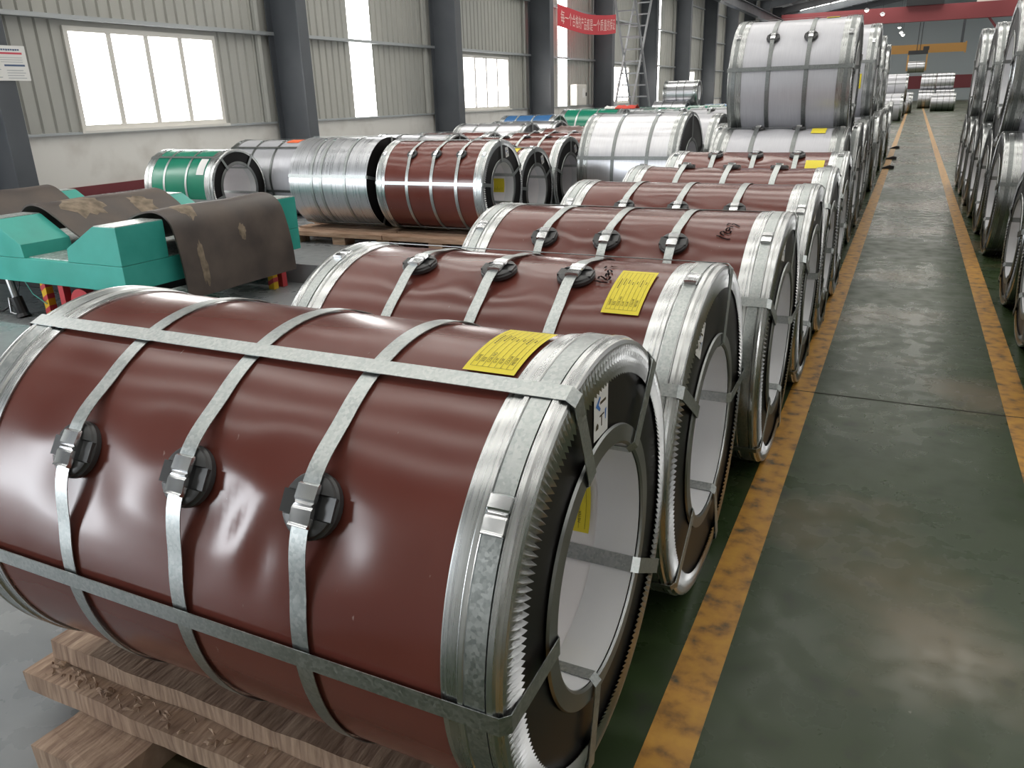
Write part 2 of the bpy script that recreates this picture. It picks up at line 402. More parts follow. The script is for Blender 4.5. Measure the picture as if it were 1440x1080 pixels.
def ring_strap(L, R, x, parent, wd, n, buckle_a=None, pad=True, off=0.003, mname='girth_strap', bsize=1.0):
    hb = 0.015 if pad else 0.0
    V = []; Fc = []
    angs = [360.0*i/n for i in range(n)]
    def h(a):
        if buckle_a is None or not pad: return off
        d = abs((a-buckle_a+180) % 360-180)*pi/180*R
        return off + hb*(1-smooth01((d-0.035)/0.115))
    for a in angs:
        hh = h(a)
        for dx, dr in ((-wd/2, 0), (wd/2, 0), (wd/2, 0.0016), (-wd/2, 0.0016)): V.append(cp(x+dx, R+hh+dr, a, R))
    for i in range(n):
        j = (i+1) % n
        for k in range(4):
            k2 = (k+1) % 4; Fc.append((4*i+k, 4*i+k2, 4*j+k2, 4*j+k))
    o = mk(mname, V, Fc, STRAP[0], parent, True, sharp=rad(30))
    if buckle_a is not None: buckle(R, x, buckle_a, off+hb+0.0012, o, 0.040*bsize, 0.064*bsize)
    return o
def edge_guard(L, R, sgn, wd, depth, nt, lod, parent, flat=False):
    """outer corner guard: stepped band round the rim and, as its own piece, the crimped flange on the face"""
    xo = L/2
    prof = [(0, 0.0), (0, 0.0035), (0.10, 0.0045), (0.27, 0.0045), (0.30, 0.0085), (0.38, 0.0085), (0.41, 0.005), (0.74, 0.005), (0.77, 0.009), (0.86, 0.009), (0.90, 0.0055), (1.0, 0.003), (1.02, -0.004), (1.0, -0.012), (0.9, -0.004)]
    if flat: prof = [(0, 0.0), (0, 0.004), (0.95, 0.005), (1.0, 0.002), (1.02, -0.006), (0.9, -0.008)]
    pr = [(sgn*(xo-wd+wd*u), R+h) for u, h in prof]
    n = {0: 160, 1: 96, 2: 48}[lod]
    if sgn < 0: pr = pr[::-1]
    g = lathe('edge_guard', pr, R, n, GUARD[0], parent, True, sharp=rad(25))
    V = []; Fc = []
    if lod < 2:
        k = nt*4; rows = 5
        for i in range(k):
            ph = i % 4; a = 360.0*i/k
            cr = (0.0, 1.0, 0.0, -1.0)[ph]
            for q in range(rows):
                t = q/(rows-1)
                r_in = R - depth*(1.0 if ph in (1,) else (0.84 if ph == 3 else 0.92))
                r = (R-0.004)*(1-t) + r_in*t
                V.append(cp(sgn*(xo + 0.002 + cr*0.0040*min(1, t*1.6) + 0.004*t*(1-t)), r, a, R))
        for i in range(k):
            j = (i+1) % k
            for q in range(rows-1): Fc.append((i*rows+q, i*rows+q+1, j*rows+q+1, j*rows+q))
        mk('crimped_flange', V, Fc, guard_dk, g, False)
    else:
        lathe('crimped_flange', [(sgn*(xo+0.003), R-0.004), (sgn*(xo+0.002), R-depth)], R, n, guard_dk, g, closed=False)
    return g

def coil(label, xr, y, R, L=1.22, z=None, kind='brown', straps=(0.27, 0.50, 0.73), strap_w=0.032, ba=15, pads=True, rb=None, lod=1, guards=True, gw=0.105, depth=0.075,
         eyes=(57, -15, -87, 129, 201), group=None, dents=1.0, ylab=None, face_lab=None, bore_lab=False, guard_ba=None, seed=0, flat=False, face=None, facing=1, ebuck=True, creases=()):
    """wrapped steel coil; xr is the x of its aisle-side face, facing=+1 when that face looks towards +X"""
    rnd = random.Random(seed*13+5)
    if rb is None: rb = 0.55*R
    if z is None: z = R
    xc = xr - facing*L/2
    t = thing('steel_coil', label, 'coil', (xc, y, z-R), group)
    wm = WRAPS[kind]
    zinc = kind in ('plain', 'silver'); STRAP[0] = galv_dk if zinc else galv; GUARD[0] = guard_z if zinc else guard
    # wrap with dents beside the strap pads
    na, nx = {0: (176, 84), 1: (96, 36), 2: (56, 6)}[lod]
    bx = [(-L/2 + L*s, ba) for s in straps]
    ph = [rnd.uniform(0, 6.28) for _ in range(6)]
    def wob(x, a):
        if lod == 2 or dents == 0: return 0.0
        d = 0.0
        if pads:
            for q, (px, pa) in enumerate(bx):
                da = ((a-pa+180) % 360-180)*pi/180*R; dx = x-px
                d -= 0.0085*dents*math.exp(-(dx/0.075)**2-((da-0.03)/0.085)**2)
                d -= 0.0050*dents*math.exp(-((dx-0.07)/0.055)**2-((da-0.055)/0.05)**2)
                d -= 0.0035*dents*math.exp(-((dx+0.09)/0.07)**2-((da+0.06)/0.05)**2)
        d -= 0.0012*dents*(1+sin(5.1*x+ph[0]+2*sin(rad(a)*2+ph[1])))*0.5
        d -= 0.0007*dents*(1+sin(11.0*x+ph[2])*sin(rad(a)*9+ph[3]+3*x))
        for qx, qa, su, sv, dp, th_ in creases:
            u = x-qx; v = ((a-qa+180) % 360-180)*pi/180*R; u, v = u*cos(th_)+v*sin(th_), -u*sin(th_)+v*cos(th_)
            d -= dp*math.exp(-(u/su)**2-(v/sv)**2)
        e = min(1.0, (L/2-abs(x)-0.06)/0.12); e = max(0.0, e)
        return d*e
    V = []; Fc = []
    for i in range(na):
        a = 360.0*i/na
        for j in range(nx+1):
            x = -L/2+0.004 + (L-0.008)*j/nx; V.append(cp(x, R+wob(x, a), a, R))
    for i in range(na):
        i2 = (i+1) % na
        for j in range(nx): Fc.append((i*(nx+1)+j, i*(nx+1)+j+1, i2*(nx+1)+j+1, i2*(nx+1)+j))
    mk('outer_wrap', V, Fc, wm, t, True)
    n2 = {0: 128, 1: 72, 2: 40}[lod]
    for s in (-1, 1):
        if lod == 2 and s != facing: continue
        xo = L/2
        pr = [(s*(xo-0.014), R-0.002), (s*(xo-0.005), R-0.004), (s*(xo-0.005), rb+0.004), (s*(xo-0.014), rb+0.004)]
        lathe('end_cover', pr if s > 0 else pr[::-1], R, n2, face or black_face, t)
        g = None
        if guards:
            g = edge_guard(L, R, s, gw, depth, {0: 190, 1: 120, 2: 1}[lod], lod, t, flat)
            if lod < 2: ring_strap(L, R, s*(xo-gw*0.425), t, strap_w, n2, guard_ba if guard_ba is not None else ba, False, 0.0062, 'rim_strap', 0.9)
        pr = [(s*(xo-0.001), rb+0.036), (s*(xo+0.004), rb+0.034), (s*(xo+0.005), rb+0.004), (s*(xo+0.001), rb-0.001), (s*(xo-0.002), rb+0.003)]
        lathe('bore_ring', pr if s > 0 else pr[::-1], R, n2, ringm, t)
        pr = [(s*(xo-0.002), rb-0.0015), (s*(xo-0.09), rb-0.003), (s*(xo-0.09), rb-0.001), (s*(xo-0.002), rb+0.0005)]
        lathe('bore_sleeve', pr if s > 0 else pr[::-1], R, n2, bore_gv, t)
    lathe('bore_liner', [(-L/2+0.002, rb), (L/2-0.002, rb)], R, n2, bore_in, t, closed=False)
    if lod < 2 or straps:
        for (px, pa) in bx:
            ring_strap(L, R, px, t, strap_w, {0: 176, 1: 96, 2: 40}[lod], pa if (pads or ebuck) and lod < 2 else None, pads and lod < 2)
            if pads and lod < 2: pad_mesh(R, px, pa, t)
    for a in eyes: eye_strap(L, R, rb, a, t, strap_w)
    if ylab:        # (x from aisle face, angle_top, angle_bottom, width)
        dx, a0, a1, wl = ylab
        yellow_label(t, R, facing*(L/2) - facing*dx, a0, a1, wl, lod)
    if face_lab:    # (angle, radius, rotation)
        face_label(t, R, L, facing, *face_lab)
    if bore_lab: bore_label(t, R, L, rb, facing)
    return t

ROWS = ['NAME', 'SIZE', 'COIL NO', 'G.W.', 'N.W.', 'COLOR', 'METER']
def yellow_label(t, R, xl, a0, a1, wl, lod):
    """yellow paper label on the wrap; lines run round the coil and the print reads upwards"""
    H = rad(a1-a0)*R
    def fn(off): return lambda u, v: cp(xl+u, R+off, a1 - math.degrees(v/R), R)
    f = Flat().rect(0, wl, 0, H, 4, 16)
    b = len(f.V)
    lab = f.build('yellow_label', yellow_l, fn(0.0045), t); lab['label'] = 'bright yellow paper label with ruled lines'
    if lod > 0: return
    p = Flat(); mgn = wl*0.09
    for i in range(8):
        u = mgn + (wl-2*mgn)*i/7
        for q in range(8): p.rect(u-0.0003, u+0.0003, H*(0.07+0.86*q/8), H*(0.07+0.86*(q+1)/8))
    p.rect(mgn, wl-mgn, H*0.07-0.0003, H*0.07+0.0003); p.rect(mgn, wl-mgn, H*0.93-0.0003, H*0.93+0.0003)
    for i, s in enumerate(ROWS): p.text(s, wl*0.085, mgn + (wl-2*mgn)*(i+0.68)/7, H*0.14, pi/2)
    for i, (v0, n_) in enumerate(((0.50, 7), (0.58, 5), (0.62, 3), (0.60, 2), (0.62, 2), (0.56, 5), (0.62, 2))):     # illegible filled-in entries
        u = mgn + (wl-2*mgn)*(i+0.5)/7
        for q in range(n_): p.rect(u-wl*0.012, u+wl*0.016, H*(v0+0.036*q), H*(v0+0.036*q+0.022))
    p.build('label_print', ink, fn(0.0052), lab)
def face_label(t, R, L, facing, ang, rr, rot):
    """white handling label on the black end board: arrow, hook mark and drop mark"""
    x = facing*(L/2-0.004); hw = 0.034; hh = 0.048
    c = (-rr*sin(rad(ang)), R+rr*cos(rad(ang))); cr, sr = cos(rot), sin(rot)
    def fn(off): return lambda u, v: (x+facing*off, c[0]+u*cr-v*sr, c[1]+u*sr+v*cr)
    lab = Flat().rect(-hw, hw, -hh, hh).build('handling_label', white_l, fn(0.0008), t); lab['label'] = 'white handling label with arrow'
    p = Flat(); p.rect(-0.006, 0.022, 0.010, 0.015); p.rect(-0.008, 0.014, -0.012, -0.009); p.rect(0.0, 0.004, -0.030, -0.012)
    p.poly([(-0.026, -0.030), (-0.014, -0.030), (-0.013, -0.024), (-0.019, -0.018), (-0.025, -0.022)])
    p.rect(0.022, 0.0225, -0.03, -0.028); p.text('S', 0.008, 0.018, 0.033)
    p.build('label_print', ink, fn(0.0014), lab)
    q = Flat(); q.poly([(-0.027, 0.0125), (-0.008, 0.026), (-0.004, 0.022), (-0.014, 0.0125), (-0.004, 0.003), (-0.008, -0.001)])
    q.build('label_arrow', inkb, fn(0.0014), lab); q = Flat()
    q.poly([(0.018, -0.006), (0.025, -0.004), (0.022, -0.024), (0.019, -0.024)])
    q.build('label_mark', inkb, fn(0.0014), lab)
def bore_label(t, R, L, rb, facing):
    """yellow label stuck inside the bore, on the far wall"""
    a0, a1 = 76, 110; ri = rb-0.0042
    H = rad(a1-a0)*rb
    def fn(off): return lambda u, v: cp(facing*(L/2-0.225+u), ri-off, -a1+math.degrees(v/rb), R)
    lab = Flat().rect(0, 0.12, 0, H, 2, 8).build('bore_label', yellow_l, fn(0), t); lab['label'] = 'yellow paper label inside the bore'
    p = Flat()
    for i in range(8): p.rect(0.01+0.1*i/7, 0.0106+0.1*i/7, 0.008, H-0.008, 1, 6)
    for i, s in enumerate(ROWS): p.text(s, 0.009, 0.014+0.1*i/7, 0.02, pi/2)
    p.build('label_print', ink, fn(0.0006), lab)

# ------------------------------------------------------------------ the hall
WX = -12.87; Y0 = -6.5; Y1 = 100.0; WR = 12.87; EAVE = 8.6; RIDGE = 10.6
SILL = 1.06; GIRT = 2.86
PITZ = -0.18; PX0, PX1, PY0, PY1 = -9.5, -3.0, 3.25, 5.62
def box(name, m, x0, x1, y0, y1, z0, z1, parent=None, bevel=0): return MB().box(x0, x1, y0, y1, z0, z1).build(name, m, parent, bevel=bevel)
# floor with the shallow pit the saddle cart stands in
fb = MB()
for a, b, c, d in ((WX, PX0, Y0, Y1), (PX1, WR, Y0, Y1), (PX0, PX1, Y0, PY0), (PX0, PX1, PY1, Y1)): fb.box(a, b, c, d, -0.4, 0.0)
fb.box(PX0, PX1, PY0, PY1, -0.5, PITZ)
floor = struct(fb.build('floor', floor_m))
joint = mat('floor_joint', (0.02, 0.014, 0.012), 0.8)
j = struct(MB().box(-0.9, 1.9, 3.842, 3.850, 0.0, 0.0012).build('trim_3', joint))
l1 = struct(MB().box(-0.371, -0.260, -3, 60, 0.0, 0.0008).build('trim_1', line_m)); l1['label'] = 'worn yellow line painted along the coil row'
l2 = struct(MB().box(0.543, 0.650, -3, 95, 0.0, 0.0008).build('trim_2', line_m)); l2['label'] = 'worn yellow line along the far side of the aisle'

# corrugated cladding: real trapezoid ribs every 0.245 m
def corr(V, Fc, x, sg, y0, y1, z0, z1):
    pitch_, rib, dep = 0.245, 0.03, 0.035; pts = [(y0, 0)]
    k = math.ceil(y0/pitch_)
    while k*pitch_ < y1-0.07:
        c = k*pitch_
        if c-0.04 > y0: pts += [(c-0.035, 0), (c-0.012, -dep), (c+0.012, -dep), (c+0.035, 0)]
        k += 1
    pts.append((y1, 0)); b = len(V)
    for z in (z0, z1):
        for yy, d in pts: V.append((x+sg*d, yy, z))
    n = len(pts)
    for i in range(n-1):
        f = (b+i, b+i+1, b+n+i+1, b+n+i); Fc.append(f if sg > 0 else f[::-1])
COLS = [7.75+6.75*k for k in range(-2, 14)]
wn = [0]
def window(x, sg, y0, y1, z0, z1, panes, big=False):
    """white framed window with separate frosted panes"""
    wn[0] += 1
    o = bpy.data.objects.new('window_%d' % wn[0], None); C.objects.link(o); o['kind'] = 'structure'
    fr = MB(); t = 0.085
    fr.box(x-0.03, x+0.05, y0, y1, z1-t, z1).box(x-0.03, x+0.05, y0, y1, z0, z0+t).box(x-0.03, x+0.05, y0, y0+t, z0+t, z1-t).box(x-0.03, x+0.05, y1-t, y1, z0+t, z1-t)
    fr.build('window_frame', frame_m, o)
    dy = (y1-y0-2*t)/panes
    for i in range(panes):
        a = y0+t+dy*i
        box('window_pane', pane_m, x-0.012, x-0.004, a+0.002, a+dy-0.002, z0+t, z1-t, o)
        if i: box('mullion', frame_m, x-0.02, x+0.03, a-0.052, a+0.052, z0+t, z1-t, o)
    box('window_sill', frame_m, x-0.02, x+0.11, y0-0.05, y1+0.05, z0-0.05, z0, o)
    return o
def side_wall(x, sg, name):
    V = []; Fc = []
    for i in range(len(COLS)-1):
        a, b = COLS[i], COLS[i+1]
        a_ = max(a, Y0); b_ = min(b, Y1)
        if b_ <= a_: continue
        if i % 2 == 0:
            w0, w1 = a+1.77, a+5.10
            corr(V, Fc, x, sg, a_, w0, SILL, GIRT); corr(V, Fc, x, sg, w1, b_, SILL, GIRT)
            corr(V, Fc, x, sg, a_, b_, GIRT, EAVE)
            window(x, sg, w0, w1, SILL+0.02, GIRT-0.12, 4)
            V2 = len(V); V += [(x, w0, GIRT-0.12), (x, w1, GIRT-0.12), (x, w1, GIRT), (x, w0, GIRT)]; Fc.append((V2, V2+1, V2+2, V2+3))
        else:
            w0, w1 = a+2.87, a+3.82
            corr(V, Fc, x, sg, a_, w0, SILL, EAVE); corr(V, Fc, x, sg, w1, b_, SILL, EAVE)
            wn[0] += 1
            p = box('window_%d' % wn[0], pane_m, x-0.01, x, w0, w1, SILL, EAVE); p['kind'] = 'structure'; p['label'] = 'tall translucent daylight strip in the wall'
    o = mk(name, V, Fc, sheet); struct(o)
    # plastered base, capping ledge, girts
    struct(box(name.replace('wall', 'wall_base'), plaster, x-0.12, x+sg*0.02 if sg > 0 else x+0.12, Y0, Y1, 0, SILL-0.04) if sg > 0 else box(name.replace('wall', 'wall_base'), plaster, x-0.02, x+0.12, Y0, Y1, 0, SILL-0.04))
    s_ = sorted((x-0.0, x+sg*0.10))
    struct(box('trim_%d' % (10+sg), girt_m, s_[0], s_[1], Y0, Y1, SILL-0.04, SILL))
    s_ = sorted((x+sg*0.02, x+sg*0.045))
    struct(box('baseboard_'+('left' if sg > 0 else 'right'), skirt, s_[0], s_[1], Y0, Y1, 0, 0.16))
    s_ = sorted((x+sg*0.02, x+sg*0.16))
    for k, zz in enumerate((GIRT, 4.66, 6.4)):
        struct(box('trim_%d' % (20+k+(5 if sg < 0 else 0)), girt_m, s_[0], s_[1], Y0, Y1, zz-0.035, zz+0.035))
side_wall(WX, 1, 'wall_left')
side_wall(WR, -1, 'wall_right')
# end walls
struct(box('wall_far', end_m, WX, WR, Y1, Y1+0.2, 0, RIDGE+0.2))
struct(box('baseboard_far', skirt, WX, WR, Y1-0.05, Y1, 1.2, 2.5))
bw = MB().box(WX, -12.2, Y0-0.2, Y0, 0, RIDGE).box(-8.2, WR, Y0-0.2, Y0, 0, RIDGE).box(-12.2, -8.2, Y0-0.2, Y0, 5.2, RIDGE)
struct(bw.build('wall_back', sheet))
# columns: welded H sections with base plates, pale wall posts beside them
def column(x, sg, yc, i):
    o = bpy.data.objects.new('column', None); C.objects.link(o); o['kind'] = 'structure'
    xi, xw = x+sg*0.97, x+sg*0.12
    def bx2(nm, a, b, *r): s_ = sorted((a, b)); box(nm, col_m, s_[0], s_[1], *r, o)
    bx2('inner_flange', xi-sg*0.025, xi, yc-0.16, yc+0.16, 0.02, EAVE)
    bx2('outer_flange', xw, xw+sg*0.025, yc-0.16, yc+0.16, 0.02, EAVE)
    bx2('web', xw+sg*0.025, xi-sg*0.025, yc-0.01, yc+0.01, 0.02, EAVE)
    bx2('base_plate', xw-sg*0.05, xi+sg*0.08, yc-0.24, yc+0.24, 0.0, 0.02)
for sg, x in ((1, WX), (-1, WR)):
    for i, yc in enumerate(COLS):
        if not (Y0 < yc < Y1): continue
        column(x, sg, yc, i)
        for dy in (-0.42,):
            s_ = sorted((x+sg*0.02, x+sg*0.10)); 
            for z0, z1 in ((SILL, GIRT-0.04), (GIRT+0.04, 4.62), (4.70, 6.36)):
                struct(box('trim_%d' % (40+i), post_m, s_[0], s_[1], yc+dy-0.05, yc+dy+0.05, z0, z1))
    s_ = sorted((x+sg*1.0, x+sg*1.4)); 
    struct(MB().box(s_[0], s_[1], Y0, Y1, 6.75, 6.80).box(s_[0], s_[1], Y0, Y1, 7.35, 7.40).box((s_[0]+s_[1])/2-0.01, (s_[0]+s_[1])/2+0.01, Y0, Y1, 6.80, 7.35).build('trim_%d' % (70 if sg > 0 else 71), col_m))
# roof: two sheeted slopes with fibreglass strips, rafters and purlins
rs = [(c-1.35, c+1.35) for c in (15.4, 28.4, 38.4, 48.4, 58.4, 68.4, 78.4, 88.4)]
rs = [(c-w_/2, c+w_/2) for c, w_ in ((-3.6, 0.5), (-0.7, 0.5), (2.2, 0.7), (5.1, 0.7), (8.0, 0.9), (10.9, 0.9))] + rs   # unseen narrow strips added over the near bays to brighten the coils there
def roof_z(x): return RIDGE - (RIDGE-EAVE)*abs(x)/abs(WX)
V = []; Fc = []; ys = [Y0]
rs = [(a, b) for a, b in rs if a > Y0 and b < Y1]
edges = [Y0] + [v for ab in rs for v in ab] + [Y1]
for i in range(0, len(edges), 2):
    for xa, xb in ((WX, 0), (0, WR)):
        b = len(V); a0, a1 = edges[i], edges[i+1]
        V += [(xa, a0, roof_z(xa)), (xb, a0, roof_z(xb)), (xb, a1, roof_z(xb)), (xa, a1, roof_z(xa))]; Fc.append((b, b+1, b+2, b+3))
struct(mk('ceiling', V, Fc, roof_m))
for i, (a, b) in enumerate(rs):
    for xa, xb in ((WX+1.6, -0.25), (0.5, 4.2), (6.5, 10.5)):
        wn[0] += 1
        V = [(xa, a, roof_z(xa)), (xb, a, roof_z(xb)), (xb, b, roof_z(xb)), (xa, b, roof_z(xa))]
        o = struct(mk('window_%d' % wn[0], V, [(3, 2, 1, 0)], strip_m)); o['label'] = 'translucent daylight strip in the roof, narrow near ones added'
    V = []; Fc = []
    for xa, xb in ((WX, WX+1.6), (-0.25, 0), (0, 0.5), (4.2, 6.5), (10.5, WR)):
        q = len(V); V += [(xa, a, roof_z(xa)), (xb, a, roof_z(xb)), (xb, b, roof_z(xb)), (xa, b, roof_z(xa))]; Fc.append((q, q+1, q+2, q+3))
    struct(mk('ceiling', V, Fc, roof_m))
for i, yc in enumerate(COLS):
    if not (Y0 < yc < Y1): continue
    r = MB()
    for sx in (-1, 1): r.bar((sx*12.6, yc, roof_z(12.6)-0.5), (0, yc, RIDGE-0.35), 0.2, 0.55)
    struct(r.build('trim_%d' % (80+i), col_m))
pu = MB()
for k in range(1, 9):
    for sx in (-1, 1): pu.box(sx*k*1.4-0.04, sx*k*1.4+0.04, Y0, Y1, roof_z(k*1.4)-0.16, roof_z(k*1.4)-0.02)
struct(pu.build('trim_99', girt_m))

# ------------------------------------------------------------------ near row of brown coils
c1 = coil('nearest brown-wrapped steel coil, on rough timber skids, with two long straps across its front', -0.400, 1.156, 0.404, 1.22, 0.595, lod=0, straps=(0.272, 0.500, 0.713), ba=57.5, rb=0.222,
          gw=0.098, depth=0.056, eyes=(22, 92, 168, -121, -40), dents=1.0, ylab=(0.199, -7.5, 18, 0.092), face_lab=(2.5, 0.306, 0.0), bore_lab=True, guard_ba=51, seed=1,
          creases=((0.10, 64, 0.030, 0.080, 0.0045, 0.5), (0.17, 71, 0.030, 0.06, 0.004, 0.2), (0.17, 58, 0.09, 0.05, -0.003, 0.0), (-0.20, 74, 0.14, 0.045, 0.005, 0.15), (0.05, 80, 0.20, 0.05, 0.004, -0.1)))
c2 = coil('second brown-wrapped coil from the front, with a ruled yellow label beside handwritten digits', -0.413, 2.115, 0.470, 1.22, lod=0, straps=(0.285, 0.505, 0.700), ba=15.5, rb=0.248,
          gw=0.112, depth=0.058, eyes=(57, -15, -87, 129, 201), ylab=(0.246, 9.5, 33.4, 0.100), face_lab=(29, 0.375, rad(-28)), guard_ba=13, seed=2)
c3 = coil('third brown-wrapped coil from the front, handwritten number near its right rim and no yellow label', -0.356, 3.084, 0.478, 1.22, lod=0, straps=(0.278, 0.488, 0.698), ba=33.5, rb=0.262,
          gw=0.112, depth=0.058, eyes=(-17, 60, 132, 204, -88), guard_ba=28, face_lab=(14, 0.385, rad(-14)), seed=3, dents=1.0)
c4 = coil('fourth brown-wrapped coil from the front, strap buckles low on its front', -0.350, 4.064, 0.480, 1.22, lod=0, straps=(0.28, 0.5, 0.72), ba=36, rb=0.262, gw=0.112, eyes=(-20, 64, 136, 208, -92), guard_ba=34, face_lab=(12, 0.385, rad(-12)), seed=4, dents=1.0)
c5 = coil('fifth brown-wrapped coil from the front, its buckles just hidden behind the top', -0.350, 5.045, 0.478, 1.22, lod=1, ba=-4, rb=0.26, gw=0.115, eyes=(-30, 50, 120, 195, -100), seed=5)
c6 = coil('sixth brown-wrapped coil from the front, last brown one, yellow label on its top right', -0.350, 6.036, 0.490, 1.22, lod=1, ba=14, rb=0.27, gw=0.115, eyes=(-30, 60, 130, 200, -100), ylab=(0.26, 24, 42, 0.12), seed=6)
# handwriting in marker pen on the second and third coils
S3 = [[(-0.5811, 27.13), (-0.5711, 27.45), (-0.5589, 28.47), (-0.5454, 29.04), (-0.5367, 29.26), (-0.529, 28.99)], [(-0.5546, 26.78), (-0.5666, 25.93), (-0.5708, 25.31), (-0.5697, 24.18), (-0.5633, 23.65), (-0.5527, 24.91), (-0.5434, 25.49), (-0.5359, 24.98), (-0.5355, 23.15)], [(-0.5453, 20.81), (-0.5509, 20.61), (-0.5555, 22.15), (-0.5524, 23.32), (-0.5452, 23.24), (-0.5426, 21.78), (-0.5459, 20.82)], [(-0.5462, 20.31), (-0.5416, 19.34), (-0.5341, 20.05)], [(-0.5593, 18.30), (-0.555, 16.52), (-0.5473, 17.31)], [(-0.5422, 17.83), (-0.5379, 16.62), (-0.5303, 17.41), (-0.5199, 18.57), (-0.5114, 19.29)]]
S2 = [[(-0.7204, 17.94), (-0.7113, 17.88), (-0.7003, 18.46), (-0.6902, 18.48), (-0.6792, 18.19)], [(-0.7121, 16.39), (-0.7137, 14.94), (-0.7101, 14.44), (-0.7021, 15.16), (-0.6903, 16.62), (-0.6837, 16.90), (-0.681, 16.04), (-0.6823, 14.36)], [(-0.696, 14.61), (-0.6999, 12.63), (-0.6984, 11.37), (-0.6898, 12.90), (-0.6901, 13.38), (-0.6951, 12.53)], [(-0.6982, 11.11), (-0.7034, 9.90), (-0.7015, 8.73), (-0.6944, 9.43), (-0.6878, 10.89)], [(-0.7185, 7.64), (-0.7199, 5.36)], [(-0.7073, 5.20), (-0.6977, 5.81), (-0.6921, 5.03)]]
for par, st, R, xr in ((c2, S2, 0.470, -0.413), (c3, S3, 0.478, -0.356)):
    f = Flat(); xc = xr-0.61
    for s in st: f.stroke([(x-xc, rad(a)*R) for x, a in s], 0.0058)
    f.build('handwritten_number', marker, (lambda R: lambda u, v: cp(u, R+0.0022, math.degrees(v/R), R))(R), par)

# timber skids under the nearest coil
def timber(name, label, x0, x1, y0, y1, z0, z1, m=wood, group=None, seed=0):
    rnd = random.Random(seed); nx = 14; V = []; Fc = []
    long_y = (y1-y0) > (x1-x0)
    for i in range(nx+1):
        t = i/nx
        for a, b in ((0, 0), (1, 0), (1, 1), (0, 1)):
            jx, jz = rnd.uniform(-0.004, 0.004), rnd.uniform(-0.003, 0.003)
            if long_y: V.append((x0+(x1-x0)*a+jx, y0+(y1-y0)*t, z0+(z1-z0)*b+(jz if b else 0)))
            else: V.append((x0+(x1-x0)*t, y0+(y1-y0)*a+jx, z0+(z1-z0)*b+(jz if b else 0)))
    for i in range(nx):
        for k in range(4):
            k2 = (k+1) % 4; Fc.append((4*i+k, 4*i+k2, 4*i+4+k2, 4*i+4+k))
    Fc.append((3, 2, 1, 0)); Fc.append(tuple(4*nx+k for k in range(4)))
    o = mk(name, V, Fc, m)
    bm = bmesh.new(); bm.from_mesh(o.data); bmesh.ops.recalc_face_normals(bm, faces=bm.faces); bm.to_mesh(o.data); bm.free()
    return tag(o, label, 'timber', group)
timber('timber_skid', 'squared timber chock pressed against the front foot of the nearest coil', -1.72, -0.50, 0.91, 1.07, 0.139, 0.186, seed=1)
timber('timber_skid', 'squared timber chock behind the nearest coil', -1.72, -0.60, 1.24, 1.42, 0.139, 0.186, seed=2)
timber('timber_plank', 'lower sawn timber plank sticking out in front under the nearest coil', -1.745, -0.47, 0.848, 1.12, 0.083, 0.135, seed=3)
timber('timber_plank', 'lower sawn timber plank at the back under the nearest coil', -1.745, -0.62, 1.19, 1.42, 0.083, 0.135, seed=4)
timber('timber_bearer', 'short thick timber bearer on the floor below the planks, bottom left', -1.57, -1.33, 0.735, 1.42, 0.0, 0.081, seed=5)
timber('timber_bearer', 'short thick timber bearer on the floor below the planks, aisle end', -0.90, -0.66, 0.80, 1.42, 0.0, 0.081, seed=6)
# bark and chips lying on the plank
V = []; Fc = []; rnd = random.Random(3)
for i in range(90):
    x = -1.70 + abs(rnd.gauss(0, 0.28)); y = rnd.uniform(0.858, 0.902); s = rnd.uniform(0.002, 0.007)
    if x > -0.45: continue
    b = len(V); a = rnd.uniform(0, pi)
    for u, v, h in ((-2, -.5, 0), (2, -.5, 0.4), (2, .5, 0.9), (-2, .5, 0.3), (0, 0, 1.6)):
        V.append((x+s*(u*cos(a)-v*sin(a)), y+s*(u*sin(a)+v*cos(a))*0.6, 0.137+s*h))
    Fc += [(b, b+1, b+4), (b+1, b+2, b+4), (b+2, b+3, b+4), (b+3, b, b+4), (b+3, b+2, b+1, b)]
ch = mk('wood_chips', V, Fc, wood); tag(ch, 'dark bark and wood chips lying on the plank ledge', 'debris'); ch['kind'] = 'stuff'

# ------------------------------------------------------------------ silver coils continuing the near row
ORD = ['first', 'second', 'third', 'fourth', 'fifth', 'sixth', 'seventh', 'eighth', 'ninth', 'tenth', 'eleventh', 'twelfth', 'thirteenth', 'fourteenth', 'fifteenth']
SE = dict(kind='plain', straps=(0.36, 0.68), pads=True, gw=0.11, flat=True, eyes=(75, 3, 147, 219, -69), depth=0.05)
coil('zinc coil with a yellow label right behind the brown coils, carrying a second coil', -0.44, 7.10, 0.548, 1.0, lod=1, ba=2, ylab=(0.27, 6, 20, 0.11), seed=20, **dict(SE, straps=(0.3, 0.62)))
coil('zinc coil under the back half of the big upper coil, its left rim poking out', -0.40, 8.225, 0.548, 1.30, lod=1, ba=20, seed=21, **SE)
coil('big zinc coil on top of the left aisle row, two round strap pads showing', -0.470, 7.662, 0.497, 0.97, 1.458, lod=1, ba=46, ylab=(0.27, -14, 12, 0.10), guard_ba=44, seed=22, **dict(SE, straps=(0.335, 0.64), eyes=(78, 6, 150, 222, -66)))
ys = [9.34+1.115*k for k in range(12)]
for i, yy in enumerate(ys):
    coil('zinc coil on the floor of the left aisle row, %s one past the upper coil' % ORD[i], -0.40-0.02*(i % 3), yy, 0.54, 1.2, lod=1 if i < 4 else 2, ba=30, ylab=(0.3, 4, 22, 0.12) if i in (0, 3) else None, seed=30+i, group='zinc coils along the left of the aisle', **SE)
coil('second upper zinc coil stacked further along the left aisle row', -0.45, 11.0, 0.57, 1.1, 1.53, lod=1, ba=50, ylab=(0.25, 88, 104, 0.12), seed=50, **SE)
